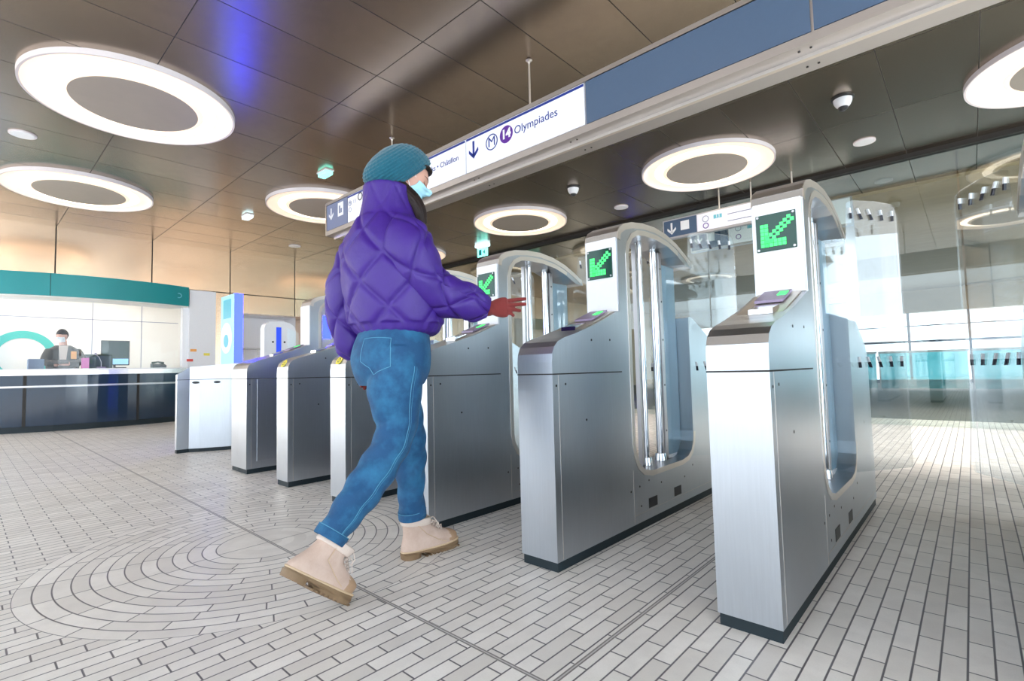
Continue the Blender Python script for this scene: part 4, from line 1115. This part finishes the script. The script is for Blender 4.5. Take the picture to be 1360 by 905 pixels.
# beanie: loft along an axis pointing up and back from the brim
bc = Vector((-1.818, 1.320, 1.700)); fwd = Vector((.10, .77, .63)).normalized(); side = Vector((.99, -.11, -.02)).normalized(); axn = side.cross(fwd).normalized()
if axn.z < 0: axn = -axn
hat = []
for s_, f0, f1, hw in [(-.010, -.130, .132, .092), (.0, -.146, .140, .098), (.02, -.166, .142, .104), (.05, -.180, .134, .108), (.08, -.180, .118, .104), (.105, -.162, .095, .092), (.125, -.130, .066, .072), (.139, -.085, .030, .045), (.146, -.040, -.005, .018), (.147, -.026, -.020, .004)]:
    c = bc + axn * s_ + fwd * ((f0 + f1) / 2); hat.append((tuple(c), tuple(side * hw), tuple(fwd * (f1 - f0) / 2)))
def knit(s, th, rad):
    rows = np.abs(np.sin(s * PI / .0125)); cols = np.abs(np.sin(th * 34 / 2 + (0.35 if int(s / .0125) % 2 else 0)))
    return .0042 * rows * (.45 + .55 * cols)
hato = adopt(shape('beanie', loft(hat, 150, 420, knit), M['knit'], None))
# hair: fringe under the brim and a mass behind the ear falling in front of the shoulder
def strandmass(path, rad, flat=.6, ref=(1, 0, 0), n=70):
    return loft(tube_rings(path, rad, flat, ref), 60, n, lambda s, th, r: .0016 * np.sin(th * 17 + s * 9) + .0012 * np.sin(th * 29 - s * 14))
P_ = lambda *v: tuple(Hm @ Vector(v))
hairs = [strandmass([P_(.066, -.060, .025), P_(.074, -.068, -.02), P_(.074, -.060, -.065), (-1.745, 1.300, 1.575), (-1.735, 1.330, 1.52), (-1.732, 1.345, 1.47)], [.020, .030, .036, .038, .034, .018], .7),
         strandmass([P_(-.070, -.035, .035), P_(-.080, -.048, -.03), (-1.885, 1.29, 1.58), (-1.89, 1.32, 1.50)], [.02, .03, .036, .02], .7),
         strandmass([P_(.0, -.088, .03), P_(.0, -.095, -.04), (-1.82, 1.22, 1.58), (-1.82, 1.21, 1.54)], [.05, .055, .05, .04], 1.2),
         strandmass([P_(.075, .026, .046), P_(.062, .056, .062), P_(.035, .080, .068), P_(0, .088, .070), P_(-.035, .080, .068), P_(-.07, .05, .055)], [.006, .010, .011, .011, .010, .006], .7, (0, 0, 1)),
         strandmass([P_(.074, .012, .045), P_(.080, .004, .020), P_(.082, -.006, .004), P_(.084, -.020, -.03)], [.011, .013, .010, .008], .8)]
adopt(remeshed('hair', hairs, M['hair'], None, .0035, 0))
# --- gloves
def glove(wrist, palm_end, up, tips, mids, bases, thumb, rw=.030, fr=.0088, par=None, label=None):
    w0, w1 = Vector(wrist), Vector(palm_end); d = (w1 - w0).normalized(); u = Vector(up); u = (u - d * u.dot(d)).normalized(); sd = d.cross(u)
    ln = (w1 - w0).length
    rings = []
    for t_, a_, b_ in ((-.30, .034, .030), (-.12, .034, .031), (.0, .033, .030), (.12, .031, .026), (.35, .038, .020), (.7, .044, .018), (1.0, .043, .015), (1.08, .036, .009)):
        rings.append((tuple(w0 + d * ln * t_), tuple(u * a_), tuple(sd * b_)))
    parts = [loft(rings, 50, 50, lambda s, th, r: (.0016 * np.sin(th * 22) if s < ln * .42 else th * 0))]
    for b, m_, t_, k in zip(bases, mids, tips, (1.0, 1.04, .98, .86)):
        b0 = Vector(b) - (Vector(m_) - Vector(b)) * .6
        m0 = (Vector(m_) + Vector(t_)) / 2
        parts.append(loft(tube_rings([tuple(b0), b, m_, tuple(m0), t_, tuple(Vector(t_) + (Vector(t_) - m0) * .25)], [fr * .9 * k, fr * 1.08 * k, fr * 1.0 * k, fr * .95 * k, fr * .82 * k, fr * .3]), 24, 20))
    th_ = [Vector(q) for q in thumb]; parts.append(loft(tube_rings([tuple(q) for q in th_] + [tuple(th_[-1] + (th_[-1] - th_[-2]) * .15)], [fr * 1.5, fr * 1.3, fr * 1.1, fr * .4][:len(th_) + 1]), 24, 20))
    o = adopt(remeshed('glove', parts, M['glove'], None, .0028, 1)); 
    if label: o['label'] = label
    return o
glove((-1.528, 1.543, 1.100), (-1.478, 1.592, 1.103), (.05, .02, 1), 
      [(-1.432, 1.668, 1.141), (-1.424, 1.658, 1.116), (-1.444, 1.645, 1.088), (-1.462, 1.622, 1.066)],
      [(-1.455, 1.642, 1.138), (-1.448, 1.632, 1.115), (-1.457, 1.622, 1.092), (-1.468, 1.606, 1.076)],
      [(-1.476, 1.605, 1.132), (-1.472, 1.597, 1.112), (-1.474, 1.590, 1.093), (-1.482, 1.582, 1.076)],
      [(-1.520, 1.570, 1.112), (-1.518, 1.612, 1.118), (-1.502, 1.655, 1.128)])
glove((-2.022, 1.205, .90), (-2.022, 1.228, .835), (0, .9, .3),
      [(-2.022, 1.262, .775), (-2.026, 1.248, .762), (-2.028, 1.232, .760), (-2.028, 1.216, .770)],
      [(-2.020, 1.264, .80), (-2.022, 1.250, .79), (-2.022, 1.234, .79), (-2.022, 1.218, .797)],
      [(-2.020, 1.257, .83), (-2.021, 1.243, .825), (-2.022, 1.227, .825), (-2.022, 1.212, .83)],
      [(-2.01, 1.235, .885), (-2.0, 1.262, .86), (-1.998, 1.272, .83)])

# --- clerk behind the counter
ck = empty('person', (-12.15, 1.22, 0), 'masked clerk in dark jacket with orange badge sitting behind the ticket counter', 'person')
CO = Vector((-12.15, 1.22, 0))
def cad(o, par=None):
    o.parent = par or ck
    if par is None: o.location = -CO
    return o
Hc = Matrix.Translation((-12.13, 1.20, 1.635)) @ Matrix.Rotation(math.radians(120), 4, 'Z') @ Matrix.Rotation(math.radians(-12), 4, 'X')
Hc = Matrix.Translation((-12.13, 1.235, 1.64)) @ Matrix.Rotation(math.radians(-125), 4, 'Z') @ Matrix.Rotation(math.radians(-12), 4, 'X')
chead = ([tuple(Hc @ Vector(v)) for v in sphere_grid(head_fn, 40, 48)[0]], sphere_grid(head_fn, 40, 48)[1])
cy_ = 1.26
cb_parts = [chead, loft(tube_rings([(-12.17, cy_, 1.42), (-12.15, cy_ - .01, 1.56)], [.06, .055]), 10, 24),
    loft([hring(-12.2, cy_, .5, .17, .16), hring(-12.2, cy_, .95, .15, .19), hring(-12.19, cy_, 1.2, .13, .20), hring(-12.18, cy_, 1.38, .10, .19), hring(-12.18, cy_, 1.45, .07, .10)], 30, 40),
    limb([(-12.15, cy_ + .2, 1.36), (-12.05, cy_ + .24, 1.2), (-11.92, cy_ + .05, 1.13), (-11.90, cy_ - .06, 1.13)], [.05, .045, .035, .03]),
    limb([(-12.15, cy_ - .2, 1.36), (-12.05, cy_ - .24, 1.2), (-11.92, cy_ - .12, 1.12), (-11.90, cy_ - .09, 1.13)], [.05, .045, .035, .03]),
    limb([(-12.18, cy_ + .08, .55), (-11.95, cy_ + .1, .52), (-11.8, cy_ + .1, .45), (-11.8, cy_ + .1, .05)], [.09, .08, .06, .05]), limb([(-12.18, cy_ - .08, .55), (-11.95, cy_ - .1, .52), (-11.8, cy_ - .1, .45), (-11.8, cy_ - .1, .05)], [.09, .08, .06, .05])]
cad(remeshed('body', cb_parts, M['skin'], None, .008, 1))
cj = cad(remeshed('jacket', [loft([hring(-12.2, cy_, .75, .19, .21), hring(-12.2, cy_, 1.0, .18, .225), hring(-12.19, cy_, 1.2, .155, .235), hring(-12.18, cy_, 1.38, .12, .215), hring(-12.17, cy_, 1.47, .085, .11)], 40, 60),
    limb([(-12.16, cy_ + .18, 1.37), (-12.05, cy_ + .245, 1.2), (-11.96, cy_ + .14, 1.13), (-11.93, cy_ + .05, 1.13)], [.075, .07, .06, .045]), limb([(-12.16, cy_ - .18, 1.37), (-12.05, cy_ - .245, 1.2), (-11.96, cy_ - .2, 1.13), (-11.93, cy_ - .13, 1.13)], [.075, .07, .06, .045])], M['leather_jacket'], None, .009, 2))
cad(MB().prism([(cy_ - .07, 1.46), (cy_ + .05, 1.46), (cy_ + .02, 1.12), (cy_ - .06, 1.12)], 0, -12.08, -12.01).build('shirt', M['boot_fur'], None), cj).location = (0, 0, 0)
cad(MB().box((-12.045, cy_ + .09, 1.22), (-12.015, cy_ + .17, 1.36), .01).build('badge', M['orange'], None), cj)
cmask = [tuple(Hc @ Vector(v)) for v in mv]; cad(shape('face_mask', (cmask, mf), M['mark_white'], None))
def cap_fn(th, ph):
    x, y, z = head_fn(th, ph); k = 1.07; return (x * k, y * k - .012, z * k + .008) if (z > .02 or y < -.01) else (x * .95, y * .9 - .01, z * .95)
cv, cf = sphere_grid(cap_fn, 40, 48); cad(shape('hair', ([tuple(Hc @ Vector(v)) for v in cv], cf), M['hair'], None))
thing('tablet', 'dark tablet held low by the clerk', 'tablet', MB().box((-.09, -.11, 0), (.09, .11, .018), .004), M['dark'], (-11.86, cy_ - .07, 1.16)).rotation_euler = (0, .35, 0)
ch = empty('office_chair', (-12.28, 1.78, 0), 'grey office chair beside the clerk', 'chair')
MB().box((-.06, -.22, .62), (0, .22, 1.32), .03).build('backrest', M['monitor'], ch); MB().box((-.05, -.24, .40), (.42, .24, .47), .03).build('seat', M['monitor'], ch)
MB().tube([(.18, 0, .06), (.18, 0, .41)], .03).build('column', M['dark'], ch, True)
for k in range(5):
    a = k * 2 * PI / 5; MB().tube([(.18, 0, .07), (.18 + .26 * math.cos(a), .26 * math.sin(a), .04)], .02).build('leg', M['dark'], ch, True)
